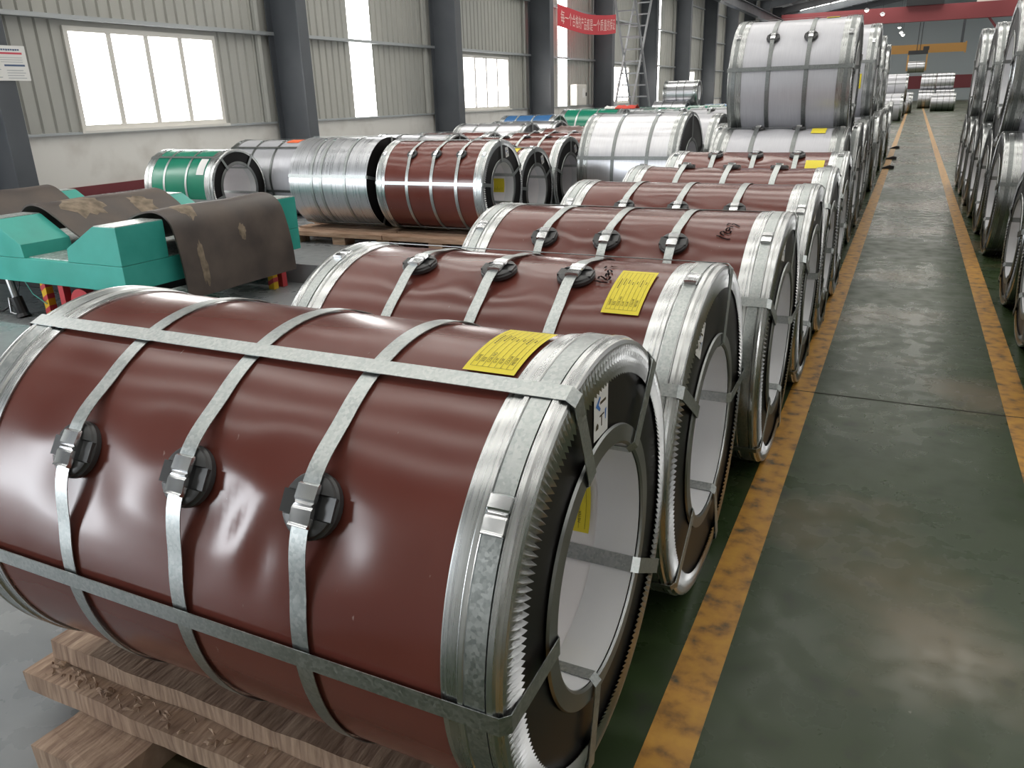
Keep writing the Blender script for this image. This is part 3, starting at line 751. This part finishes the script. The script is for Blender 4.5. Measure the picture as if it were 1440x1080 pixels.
coil('third upper zinc coil stacked further along the left aisle row', -0.46, 13.23, 0.56, 1.1, 1.52, lod=1, ba=50, seed=51, **SE)
coil('fourth upper zinc coil, farthest stacked one of the near left aisle row', -0.46, 15.47, 0.55, 1.1, 1.51, lod=2, ba=50, seed=52, **SE)
# black rubber wedges on the floor by the row
for k, (wx, wy, lb) in enumerate(((-0.28, 21.84, 'black wedge on the floor line, farthest of three'), (-0.28, 18.5, 'black wedge on the floor line, middle of three'), (-0.28, 16.3, 'black wedge on the floor line, nearest of three'))):
    tag(MB().prism([(wx-0.10, 0), (wx+0.10, 0), (wx+0.10, 0.055), (wx+0.03, 0.065), (wx-0.10, 0.02)], wy-0.06, wy+0.06).build('wedge_chock', blackm), lb, 'chock', 'wedges beside the coil row')

# ------------------------------------------------------------------ right-hand row of zinc coils
RE = dict(kind='plain', straps=(0.3, 0.5, 0.7), pads=False, gw=0.13, flat=True, eyes=(75, 3, 147, 219, -69), depth=0.06, facing=-1, face=mat('grey_end_board', (0.05, 0.05, 0.052), 0.4))
for i, (yy, r) in enumerate(((4.10, 0.43), (5.09, 0.45), (6.08, 0.43), (7.98, 0.505), (9.17, 0.50), (10.30, 0.50), (11.42, 0.50), (12.50, 0.50), (13.56, 0.50))):
    lb = 'zinc coil of the right-hand row, %s from the front' % ORD[i]
    coil(lb, 0.70, yy, r, 1.2, lod=1 if i < 6 else 2, seed=60+i, group='zinc coils along the right of the aisle', **dict(RE, rb=r*0.6))
coil('large zinc coil on top of the right-hand row, cut by the picture edge', 0.70, 8.57, 0.60, 1.2, 1.465, lod=1, seed=70, **dict(RE, kind='plain', rb=0.33))
coil('upper zinc coil on the right-hand row, behind the large cut-off one', 0.72, 10.86, 0.58, 1.2, 1.45, lod=1, seed=71, **RE)
coil('upper zinc coil on the right-hand row, farthest of the three', 0.70, 13.03, 0.60, 1.2, 1.49, lod=1, seed=72, **RE)

# ------------------------------------------------------------------ coils in the bays on the left
gl = dict(pads=False, flat=True)
ca = coil('bright green painted coil standing by the white wall behind the saddle cart', -7.41, 7.50, 0.450, 1.15, lod=1, kind='green', straps=(0.30, 0.62), rb=0.275, gw=0.13, eyes=(-35, 35, 105, 180, -110), depth=0.03, seed=80, **gl)
cb = coil('zinc coil with an orange mark on top, between the green coil and the streaked coil', -6.91, 8.45, 0.480, 1.22, lod=1, kind='plain', straps=(0.35, 0.65), rb=0.27, gw=0.10, eyes=(-35, 0, 35, 105, 180), depth=0.03, seed=81, **gl)
coil('plain streaked zinc coil without rim guards on the long pallet', -4.835, 7.06, 0.457, 1.0, 0.597, lod=1, kind='raw', straps=(0.3, 0.42, 0.72), rb=0.26, guards=False, eyes=(-5, 78, 150, 222), seed=82, dents=0.5, **gl)
coil('brown coil with a bright lengthwise strap standing on the long pallet', -3.53, 7.06, 0.439, 1.205, 0.579, lod=1, kind='brown', straps=(0.30, 0.53, 0.76), ba=42, rb=0.235, gw=0.10, eyes=(82, 6, -66, 152, 222), depth=0.05, face_lab=(-18, 0.34, rad(10)), bore_lab=True, seed=83)
coil('brown coil on the floor right behind the palleted one, yellow label near its rim', -3.60, 8.02, 0.446, 1.22, lod=1, straps=(0.3, 0.53, 0.76), ba=0, rb=0.25, gw=0.10, eyes=(10, 82, -62, 152, 222), depth=0.05, ylab=(0.28, 5, 40, 0.14), face_lab=(-28, 0.35, rad(20)), seed=84)
coil('third brown coil of the short row, white face label, half hidden by large zinc coil', -3.59, 8.975, 0.475, 1.22, lod=1, straps=(0.3, 0.53, 0.76), ba=0, rb=0.27, gw=0.10, eyes=(0, 72, -62, 144, 216), depth=0.05, face_lab=(-28, 0.38, rad(20)), seed=85)
coil('brown coil fourth in the short brown row, only its top showing', -3.62, 9.955, 0.478, 1.22, lod=1, ba=-10, rb=0.26, gw=0.10, eyes=(-10, 62, 134, 206, -82), depth=0.05, seed=86)
coil('brown coil last in the short brown row, under crumpled film, only its top showing', -3.60, 10.95, 0.485, 1.22, lod=1, ba=-10, rb=0.26, gw=0.10, eyes=(-10, 62, 134, 206, -82), depth=0.05, seed=87)
BE = dict(pads=False, flat=True, lod=1, straps=(0.3, 0.6), gw=0.11, eyes=(0, 72, 144, 216, -72), depth=0.03)
coil('zinc coil seen over the top of the brown palleted coil', -5.33, 9.40, 0.487, 1.22, kind='silver', seed=90, **BE)
coil('brownish coil in the middle bay row, between two zinc coils', -5.33, 10.42, 0.474, 1.22, kind='brown', seed=91, **BE)
coil('zinc coil with strapped dark face, front of the pair below the far window', -5.20, 11.44, 0.518, 1.22, kind='silver', seed=92, **BE)
coil('zinc coil with strapped dark face, rear of the pair below the far window', -5.16, 12.52, 0.516, 1.22, kind='silver', seed=93, **BE)
coil('large wide zinc coil with two dark straps standing in the middle bay', -2.146, 8.956, 0.601, 1.12, lod=1, kind='silver', straps=(0.36, 0.70), gw=0.12, pads=False, flat=True, eyes=(75, 3, 147, 219, -69), depth=0.04, rb=0.30, seed=94, strap_w=0.036)
coil('zinc coil behind the large middle one, almost wholly hidden', -2.05, 10.15, 0.575, 1.2, kind='plain', seed=95, **BE)
coil('zinc coil with black strap pads on top, left of the big upper coil', -2.0, 11.33, 0.590, 1.2, lod=1, kind='plain', straps=(0.3, 0.62), ba=8, gw=0.1, flat=True, eyes=(75, 3, 147), depth=0.03, seed=96)
coil('blue painted coil top showing left of the green coil with red cloth', -6.3, 15.2, 0.535, 1.2, kind='blue', seed=97, **BE)
coil('green painted coil with red and white cloth on top, behind the large zinc coil', -5.35, 16.5, 0.575, 1.35, kind='green', seed=98, **BE)
far_spots = [(-3.7, 13.2, 'silver'), (-3.7, 14.3, 'silver'), (-2.0, 12.6, 'silver'), (-2.1, 13.8, 'plain'), (-2.1, 15.0, 'plain'), (-3.8, 18.0, 'plain'), (-5.6, 19.5, 'silver'), (-5.7, 21.5, 'green'), (-4.4, 21.0, 'plain'),
             (-5.9, 23.6, 'green'), (-4.5, 23.5, 'plain'), (-7.4, 26.0, 'silver'), (-6.0, 26.4, 'green'), (-4.5, 26.0, 'green'), (-7.4, 27.6, 'green'), (-5.9, 29.0, 'green'), (-4.4, 29.0, 'plain'), (-7.5, 32.0, 'silver'), (-6.0, 32.0, 'blue'), (-4.4, 32.0, 'green')]
cnt = {}
names = {'silver': 'zinc', 'plain': 'matt zinc', 'green': 'green-striped', 'blue': 'blue'}
for i, (xx, yy, k) in enumerate(far_spots):
    cnt[k] = cnt.get(k, 0)+1
    coil('%s coil in the far left bays, %s nearest of that colour there' % (names[k], ORD[cnt[k]-1]), xx, yy, 0.52 if yy < 20 else 0.50, 1.2, kind=k, lod=2, group='%s coils in the far left bays' % names[k], straps=(0.3, 0.6), pads=False, gw=0.11, flat=True, eyes=(20,), seed=100+i)
coil('small zinc coil perched on top of the far coils, below the dark columns', -7.05, 30.2, 0.43, 1.24, 1.415, kind='silver', lod=1, straps=(0.4, 0.62), pads=False, gw=0.14, flat=True, eyes=(75, 3, 147), depth=0.03, seed=130)
coil('zinc coil carrying the small perched coil, front one', -7.3, 29.58, 0.58, 1.2, kind='silver', lod=2, straps=(0.3, 0.6), pads=False, flat=True, eyes=(20,), seed=131)
coil('zinc coil carrying the small perched coil, rear one', -7.3, 30.82, 0.58, 1.2, kind='silver', lod=2, straps=(0.3, 0.6), pads=False, flat=True, eyes=(20,), seed=132)
# red and white cloth on the far green coil
V = []; Fc = []; rnd = random.Random(9)
for part, (x0, x1) in enumerate(((-5.78, -5.55), (-5.55, -5.12))):
    V = []; Fc = []
    for i in range(9):
        for j in range(7):
            xx = x0+(x1-x0)*i/8; a = -16+32*j/6
            p = cp(0, 0.585+rnd.uniform(0.0, 0.05)*(1 if 0 < j < 6 else 0), a, 0.575); V.append((xx, 16.5+p[1], p[2]+0.002))
    for i in range(8):
        for j in range(6): Fc.append((i*7+j, i*7+j+1, i*7+j+8, i*7+j+7))
    o = mk('crumpled_cloth', V, Fc, cloth_r if part else white_l, None, True)
    s_ = o.modifiers.new('t', 'SOLIDIFY'); s_.thickness = 0.006
    tag(o, 'crumpled %s cloth lying on the far green coil' % ('red' if part else 'white'), 'cloth')
# crumpled film over the last brown coil
V = []; Fc = []
for i in range(25):
    for j in range(11):
        a = -30+70*j/10; p = cp(0, 0.497+rnd.uniform(0.0, 0.035), a, 0.485); V.append((-4.55+0.98*i/24, 10.95+p[1], p[2]))
for i in range(24):
    for j in range(10): Fc.append((i*11+j, i*11+j+1, i*11+j+12, i*11+j+11))
o = mk('wrapping_film', V, Fc, mat('brown_film', (0.16, 0.10, 0.09), 0.3), None, True)
s_ = o.modifiers.new('t', 'SOLIDIFY'); s_.thickness = 0.004
tag(o, 'crumpled brownish wrapping film draped over the last brown coil', 'film')

def patch(t, R, x0, x1, a0, a1, m, name, lb):
    o = Flat().rect(x0, x1, 0, rad(a1-a0)*R, 2, 6).build(name, m, lambda u, v: cp(u, R+0.0042, a1-math.degrees(v/R), R), t); o['label'] = lb; return o
patch(cb, 0.480, 0.24, 0.44, 2, 20, mat('orange_marking', (0.75, 0.13, 0.03), 0.6), 'paint_mark', 'orange paint mark')
patch(ca, 0.450, 0.30, 0.42, 38, 66, white_l, 'paper_label', 'pale paper label')
# long pallet under the streaked coil and the brown coil
pl = thing('long_pallet', 'long low timber pallet carrying the streaked coil and a brown coil', 'pallet', (-4.7, 7.06, 0))
for k, (x0, x1) in enumerate(((-1.27, 0.02), (0.03, 1.30))):
    for q, (y0, y1) in enumerate(((-0.50, -0.30), (-0.22, -0.02), (0.04, 0.24), (0.32, 0.50))):
        MB().box(x0, x1, y0, y1, 0.080, 0.128).build('deck_plank', wood2, pl, bevel=0.004)
for x0 in (-1.22, -0.62, -0.06, 0.56, 1.08):
    for y0 in (-0.48, -0.08, 0.30):
        MB().box(x0, x0+0.16, y0, y0+0.17, 0, 0.080).build('pallet_block', wood2, pl, bevel=0.004)

# ------------------------------------------------------------------ far end of the aisle
for i, (yy, zz, R, xr, L, lb) in enumerate(((40.6, None, 0.55, -0.45, 1.35, 'zinc coil at the far left of the aisle, lower front one of the distant stack'), (42.4, None, 0.56, -0.45, 1.35, 'zinc coil of the distant stack, second on the floor'), (44.2, None, 0.56, -0.5, 1.35, 'zinc coil of the distant stack, third on the floor'),
        (46.0, None, 0.56, -0.5, 1.35, 'zinc coil of the distant stack, fourth on the floor'), (47.7, None, 0.56, -0.4, 1.35, 'zinc coil of the distant stack, fifth on the floor'), (46.85, 1.41, 0.62, -0.4, 1.6, 'pale zinc coil on top of the distant left stack'), (52.0, None, 0.56, -0.2, 1.35, 'lone zinc coil far down the left edge of the aisle'), (53.5, None, 0.56, -0.1, 1.35, 'zinc coil behind the lone one far down the aisle'))):
    coil(lb, xr, yy, R, L, zz, kind='plain', lod=2, straps=(0.35, 0.65), pads=False, flat=True, eyes=(75, 3), seed=140+i)
for i, (xr, yy, zz, R, L, lb) in enumerate(((2.18, 56.0, None, 0.50, 1.29, 'distant coil standing alone at the end of the aisle'), (1.15, 64, None, 0.60, 0.95, 'distant coil behind the lone one, lower left'), (2.35, 64, None, 0.60, 1.1, 'distant coil behind the lone one, lower right'),
        (1.17, 64.65, 1.64, 0.60, 0.92, 'distant upper coil at the aisle end, left of two'), (2.27, 64.65, 1.64, 0.60, 1.06, 'distant upper coil at the aisle end, right of two'), (1.15, 65.3, None, 0.60, 0.95, 'distant coil at the back of the end stack, left'), (2.35, 65.3, None, 0.60, 1.1, 'distant coil at the back of the end stack, right'))):
    coil(lb, xr, yy, R, L, zz, kind='silver', lod=2, straps=(0.25, 0.5, 0.75), pads=False, flat=True, eyes=(40, 10), seed=160+i)
# overhead cranes
cr = thing('overhead_crane', 'red overhead crane girder spanning the hall at its far end', 'crane', (0, 80, 6.9))
MB().box(-11.6, 11.6, -0.35, 0.35, -0.35, 0.85).build('girder', craner, cr)
for sx in (-1, 1): MB().box(sx*11.5-0.35, sx*11.5+0.35, -1.6, 1.6, -0.1, 0.35).build('end_carriage', craner, cr)
MB().box(-1.6, 1.2, -0.7, 0.7, 0.85, 1.5).build('hoist_trolley', blackm, cr)
MB().box(3.6, 6.2, 0.35, 0.8, 0.4, 1.4).build('control_cabinet', white_e, cr)
for k in range(5): MB().box(-1.4+0.6*k, -1.2+0.6*k, -0.5, 0.5, 1.5, 1.9).build('motor', girt_m, cr)
MB().bar((4.6, 0, -0.3), (6.4, 0, -2.6), 0.16, 0.16).build('brace', craner, cr)
hk = thing('lifting_hook', 'dark lifting hook block hanging on cables under the red crane', 'hook', (-0.22, 80, 4.0))
MB().tube([(-0.12, 0, 0.3), (-0.12, 0, 2.5)], 0.03).build('cable', blackm, hk); MB().tube([(0.12, 0, 0.3), (0.12, 0, 2.5)], 0.03).build('cable', blackm, hk)
MB().box(-0.75, 0.75, -0.3, 0.3, 0.0, 0.3).build('spreader', blackm, hk); MB().box(0.35, 0.8, -0.2, 0.2, 0.3, 0.6).build('hook_motor', blackm, hk)
for sx in (-1, 1): MB().box(sx*0.72-0.06, sx*0.72+0.06, -0.1, 0.1, -1.3, 0.0).build('hanger_arm', craney, hk)
MB().box(-0.72, 0.72, -0.08, 0.08, -0.88, -0.757).build('lifting_arm', craney, hk)
coil('zinc coil hanging from the crane hook at the end of the hall', 0.42, 80, 0.45, 1.3, 3.0, kind='silver', lod=2, straps=(0.5,), pads=False, flat=True, eyes=(40,), seed=180)
yb = thing('jib_beam', 'orange crane beam crossing low in front of the far wall', 'crane beam', (0, 82, 4.5))
MB().box(-9.0, 3.3, -0.15, 0.15, -0.35, 0.35).build('beam', craney, yb); MB().box(3.3, 3.42, -0.2, 0.2, -0.45, 0.45).build('end_stop', craney, yb)
MB().box(-9.2, -8.9, -0.2, 0.2, -4.5, -0.35).build('support_leg', craney, yb); MB().box(2.9, 3.1, -0.12, 0.12, 0.35, 3.2).build('hanger', col_m, yb)
# pendant lamps near the far end
for i, (lx, ly, lz) in enumerate(((-4.3, 74, 7.2), (-3.2, 76, 7.0), (-2.2, 92, 6.9), (-1.9, 88, 6.2), (-1.7, 86, 5.9))):
    lp = thing('pendant_lamp', 'small glowing pendant lamp under the far roof, %s from the left' % ORD[i], 'lamp', (lx, ly, lz), 'pendant lamps under the far roof')
    MB().tube([(0, 0, 0.16), (0, 0, roof_z(lx)-lz)], 0.012, 6).build('lamp_cord', cable_m, lp)
    MB().tube([(0, 0, 0.02), (0, 0, 0.10), (0, 0, 0.17)], [0.22, 0.16, 0.05], 14).build('lamp_shade', alu, lp, True)
    MB().tube([(0, 0, -0.10), (0, 0, -0.05), (0, 0, 0.03)], [0.06, 0.13, 0.15], 14).build('bulb', lamp_m, lp, True)

# ------------------------------------------------------------------ saddle cart in the pit with rubber sheets
yf = 3.79
ct = thing('saddle_cart', 'teal steel coil saddle cart standing in the floor pit', 'cart', (-6.5, 4.7, PITZ))
def cpart(mb, name, m, bevel=0.004):
    mb.V = [(x+6.5, y-4.7, z-PITZ) for x, y, z in mb.V]; return mb.build(name, m, ct, bevel=bevel)
cpart(MB().box(-8.6, -4.985, yf, 5.70, 0.135, 0.325), 'deck_frame', teal)
cpart(MB().box(-8.55, -5.0, yf+0.04, 5.66, 0.3255, 0.332), 'deck_plate', chequer, 0)
for k, xr in enumerate((-4.985, -6.62, -8.2)):
    mir = -1 if k == 0 else 1
    if k == 0: P = [(-5.57, 0.327), (-5.555, 0.43), (-5.225, 0.605), (-4.985, 0.605), (-4.985, 0.327)]
    else: P = [(xr, 0.327), (xr, 0.605), (xr+0.22, 0.605), (xr+0.52, 0.43), (xr+0.535, 0.327)]
    for y0, y1 in ((yf, yf+0.42), (5.46, 5.70)):
        b = cpart(MB().prism(P, y0, y1), 'saddle_block', teal)
        xs = (-5.215, -4.99) if k == 0 else (xr+0.005, xr+0.21)
        MB().box(xs[0]+6.5, xs[1]+6.5, y0+0.004-4.7, y1-0.004-4.7, 0.6055-PITZ, 0.611-PITZ).build('tread_plate', chequer, b)
for lx, ly in ((-6.10, 3.92), (-5.05, 5.35), (-8.3, 3.92), (-8.3, 5.5)):
    lg = cpart(MB().box(lx-0.03, lx+0.03, ly-0.03, ly+0.03, PITZ, 0.135), 'leg', yelm, 0)
    for q in range(3):
        z0 = PITZ+0.03+0.095*q
        mbb = MB().prism([(lx-0.0315+6.5, z0-PITZ), (lx+0.0315+6.5, z0-PITZ+0.035), (lx+0.0315+6.5, z0-PITZ+0.075), (lx-0.0315+6.5, z0-PITZ+0.04)], ly-0.0315-4.7, ly+0.0315-4.7); mbb.build('hazard_stripe', redm, lg)
for lx, ly in ((-5.93, 3.95), (-5.05, 5.47)): cpart(MB().box(lx-0.03, lx+0.03, ly-0.03, ly+0.03, PITZ, 0.135), 'leg', redm, 0)
wv = MB()
for k in range(2): pass
wh = MB().prism([(-5.72+0.13*cos(2*pi*i/24), -0.05+0.13*sin(2*pi*i/24)) for i in range(24)], 3.93, 4.0); cpart(wh, 'wheel', redm, 0)
hb = MB().prism([(-5.72+0.05*cos(2*pi*i/16), -0.05+0.05*sin(2*pi*i/16)) for i in range(16)], 3.915, 4.015); cpart(hb, 'wheel_hub', blackm, 0)
wh = MB().prism([(-5.55+0.13*cos(2*pi*i/24), -0.05+0.13*sin(2*pi*i/24)) for i in range(24)], 4.15, 4.22); cpart(wh, 'wheel', blackm, 0)
cpart(MB().tube([(-6.43, 3.84, 0.14), (-6.40, 3.84, -0.02)], 0.03, 12), 'jack_rod', steel_r, 0)
cpart(MB().tube([(-6.40, 3.84, -0.02), (-6.36, 3.84, -0.15), (-6.35, 3.84, PITZ+0.001)], [0.045, 0.045, 0.06], 12), 'jack_body', blackm, 0)
cpart(MB().tube([(-6.46, 3.82, -0.02), (-6.44, 3.80, -0.14), (-6.37, 3.80, -0.15)], 0.010, 6), 'jack_handle', steel_r, 0)
cpart(MB().tube([(-6.9, 3.95, PITZ+0.01), (-6.75, 3.85, PITZ+0.012), (-6.6, 3.83, PITZ+0.03), (-6.5, 3.9, -0.08), (-6.48, 3.95, 0.1)], 0.009, 6), 'cable', cable_m, 0)
cpart(MB().tube([(-6.28, 3.86, 0.14), (-6.2, 3.86, 0.02), (-6.08, 3.88, -0.06)], 0.004, 6), 'air_hose', teal, 0)
cpart(MB().box(-7.4, -5.6, 4.3, 5.2, PITZ+0.1, 0.134), 'gearbox', blackm, 0.01)
def rubber_sheet(label, prof, y0, y1, th=0.014, patches=()):
    # resample the cross profile smoothly (Catmull-Rom) and extrude it
    P = [Vector(p) for p in prof]; Q = []
    for i in range(len(P)-1):
        p0, p1, p2, p3 = P[max(i-1, 0)], P[i], P[i+1], P[min(i+2, len(P)-1)]
        for k in range(6):
            t = k/6; Q.append(0.5*((2*p1)+(p2-p0)*t+(2*p0-5*p1+4*p2-p3)*t*t+(3*p1-p0-3*p2+p3)*t**3))
    Q.append(P[-1]); ny = 14; V = []; Fc = []; n = len(Q); rnd = random.Random(len(label))
    for s in (0, 1):
        for j in range(ny+1):
            yy = y0+(y1-y0)*j/ny
            for i, p in enumerate(Q):
                d = (Q[min(i+1, n-1)]-Q[max(i-1, 0)]).normalized(); nn = Vector((-d.y, d.x)); sag = 0.008*sin(j*0.7+i*0.25)
                q = p + nn*(th*s+sag*0.5+0.004); V.append((q.x, yy, q.y))
    st = (ny+1)*n
    for j in range(ny):
        for i in range(n-1):
            a = j*n+i; Fc.append((a, a+1, a+n+1, a+n)); Fc.append((st+a, st+a+n, st+a+n+1, st+a+1))
    for i in range(n-1):
        Fc.append((i, st+i, st+i+1, i+1)); a = ny*n+i; Fc.append((a, a+1, st+a+1, st+a))
    for j in range(ny):
        Fc.append((j*n, (j+1)*n, st+(j+1)*n, st+j*n)); a = j*n+n-1; Fc.append((a, st+a, st+a+n, a+n))
    o = mk('rubber_sheet', V, Fc, belt, None, True, sharp=rad(40))
    bm = bmesh.new(); bm.from_mesh(o.data); bmesh.ops.recalc_face_normals(bm, faces=bm.faces); bm.to_mesh(o.data); bm.free()
    tag(o, label, 'rubber sheet')
    # worn pale patches: irregular thin flakes following the surface
    for c_i, c_j, ri, rj, sd in patches:
        rn = random.Random(sd); V = []; pts = []
        for k in range(22):
            t = 2*pi*k/22; r_ = rn.uniform(0.7, 1.15); pts.append((c_i+ri*r_*cos(t), c_j+rj*r_*sin(t)))
        def at(fi, fj):
            fi = max(0, min(n-1.001, fi)); i0 = int(fi); f = fi-i0; p = Q[i0]*(1-f)+Q[i0+1]*f
            d = (Q[i0+1]-Q[i0]).normalized(); nn = Vector((-d.y, d.x)); sag = 0.008*sin(fj*ny*0.7+fi*0.25); q = p+nn*(th+sag*0.5+0.0055); return (q.x, y0+(y1-y0)*fj, q.y)
        V = []; Fc = []; rings = 4
        for r_ in range(1, rings+1):
            for a, b in pts: V.append(at(c_i+(a-c_i)*r_/rings, c_j+(b-c_j)*r_/rings))
        V.append(at(c_i, c_j)); cc = len(V)-1
        for k in range(22): Fc.append((cc, k, (k+1) % 22))
        for r_ in range(rings-1):
            for k in range(22): k2 = (k+1) % 22; Fc.append((r_*22+k, (r_+1)*22+k, (r_+1)*22+k2, r_*22+k2))
        mk('worn_patch', V, Fc, belt_w, o, True)
    return o
rubber_sheet('dark rubber sheet draped over the right side of the teal cart, hanging down', [(-5.62, 0.36), (-5.52, 0.47), (-5.36, 0.585), (-5.18, 0.645), (-5.04, 0.64), (-4.945, 0.57), (-4.90, 0.42), (-4.87, 0.22), (-4.855, 0.0)], 4.22, 5.44, patches=((24, 0.20, 7, 0.07, 4), (41, 0.16, 5, 0.03, 5), (36, 0.55, 2.2, 0.035, 6)))
rubber_sheet('dark rubber sheet with worn patches over the middle of the teal cart', [(-6.78, 0.40), (-6.68, 0.58), (-6.55, 0.655), (-6.40, 0.645), (-6.25, 0.57), (-6.08, 0.46), (-5.92, 0.385), (-5.80, 0.36)], 4.22, 5.45, patches=((20, 0.28, 7, 0.17, 7), (24, 0.70, 5, 0.10, 8)))
rubber_sheet('dark rubber sheet over the left saddle of the teal cart, cut by the picture edge', [(-8.36, 0.40), (-8.26, 0.58), (-8.13, 0.655), (-7.98, 0.645), (-7.83, 0.57), (-7.66, 0.46), (-7.50, 0.385), (-7.38, 0.36)], 4.22, 5.45)

# ------------------------------------------------------------------ things along the left wall
# red banner strung between two columns
bn = thing('banner', 'red cloth banner with pale characters strung between two columns', 'banner', (-11.84, 31.5, 3.8))
V = []; Fc = []; nb = 24
def ban(u, v, off=0.0):      # u 0..1 along, v 0..1 up
    sag = -0.16*(1-(2*u-1)**2)+0.10*(u-0.5)
    return (0.02+off+0.05*sin(u*9), -3.15+6.35*u, 0.05+0.72*v+sag)
for s in (0, 0.004):
    for i in range(nb+1):
        for v in (0, 0.5, 1): V.append(ban(i/nb, v, s))
for s in (0, 1):
    for i in range(nb):
        for k in range(2):
            a = s*(nb+1)*3+i*3+k; f = (a, a+3, a+4, a+1); Fc.append(f if s else f[::-1])
mk('banner_cloth', V, Fc, banner_m, bn, True)
f = Flat(); msg = '每一个合格的产品都是一个质量的保证'
for i, chh in enumerate(msg): f.text(chh, 0.052, 0.035+0.94*(i+0.5)/len(msg), 0.0, 0, 'CENTER')
f.build('banner_print', banner_t, lambda u, v: ban(u, 0.24 + v*12.5, 0.010), bn)
for yy in (-3.2, 3.25): MB().tube([(0.02, yy-0.08, 0.1), (0.02, yy+0.02, 0.4), (0.02, yy-0.08, 0.75)], 0.008, 6).build('tie_cord', white_e, bn)
# notice sheet on the first column
ps = thing('notice_sheet', 'white printed notice with red and blue bars fixed to the left column', 'notice', (-11.885, 7.80, 1.84))
MB().box(0, 0.006, -0.42, 0.34, 0, 0.475).build('sheet', white_l, ps)
def pf(u, v): return (0.0075, -0.42+u, v)
p1 = Flat(); 
for k in range(9): p1.rect(0.36+0.035*k, 0.388+0.035*k, 0.405+0.002*(k % 3), 0.430)
p1.build('title_print', navy, pf, ps)
Flat().rect(0.30, 0.70, 0.358, 0.384).rect(0.02, 0.28, 0.358, 0.384).build('red_bar', inkr, pf, ps)
Flat().rect(0.40, 0.71, 0.195, 0.220).build('blue_bar', navy, pf, ps)
p2 = Flat()
for k in range(4): p2.rect(0.42, 0.70-0.03*(k % 2), 0.03+0.035*k, 0.040+0.035*k)
for k in range(8): p2.rect(0.05, 0.34-0.04*(k % 3), 0.04+0.035*k, 0.052+0.035*k)
for k in range(3): p2.rect(0.36, 0.69, 0.25+0.03*k, 0.257+0.03*k)
p2.build('text_lines', inkg, pf, ps)
# electric cabinet
eb = thing('electric_cabinet', 'cream electric cabinet on the wall between two far columns', 'cabinet', (-12.66, 32.6, 1.06))
MB().box(-0.17, 0.14, -0.55, 0.55, 0.0, 0.82).build('cabinet_body', white_e, eb, bevel=0.01); d_ = MB().box(0.141, 0.16, -0.5, 0.5, 0.04, 0.78).build('cabinet_door', white_e, eb, bevel=0.004)
MB().box(0.161, 0.17, 0.0, 0.30, 0.30, 0.66).build('label_plate', white_l, d_); MB().box(0.161, 0.19, 0.40, 0.46, 0.36, 0.5).build('handle', blackm, d_)
# two crossed ladders of a tall folding scaffold
ld = thing('folding_ladder', 'tall grey folding ladder standing open by the far columns', 'ladder', (-10.5, 32.6, 0))
for k, (ya, yb_) in enumerate((((1.9, -1.5)), ((-1.5, 1.8)))):
    for sx in (-0.3, 0.5) if k == 0 else (-0.25, 0.45):
        MB().bar((sx, ya, 0), (sx, yb_, 5.8), 0.07, 0.07).build('rail', alu, ld)
    for q in range(1, 13):
        t = q/13; MB().bar((-0.3 if k == 0 else -0.25, ya+(yb_-ya)*t, 5.8*t), (0.5 if k == 0 else 0.45, ya+(yb_-ya)*t, 5.8*t), 0.05, 0.05, up=(0, 1, 0)).build('rung', alu, ld)
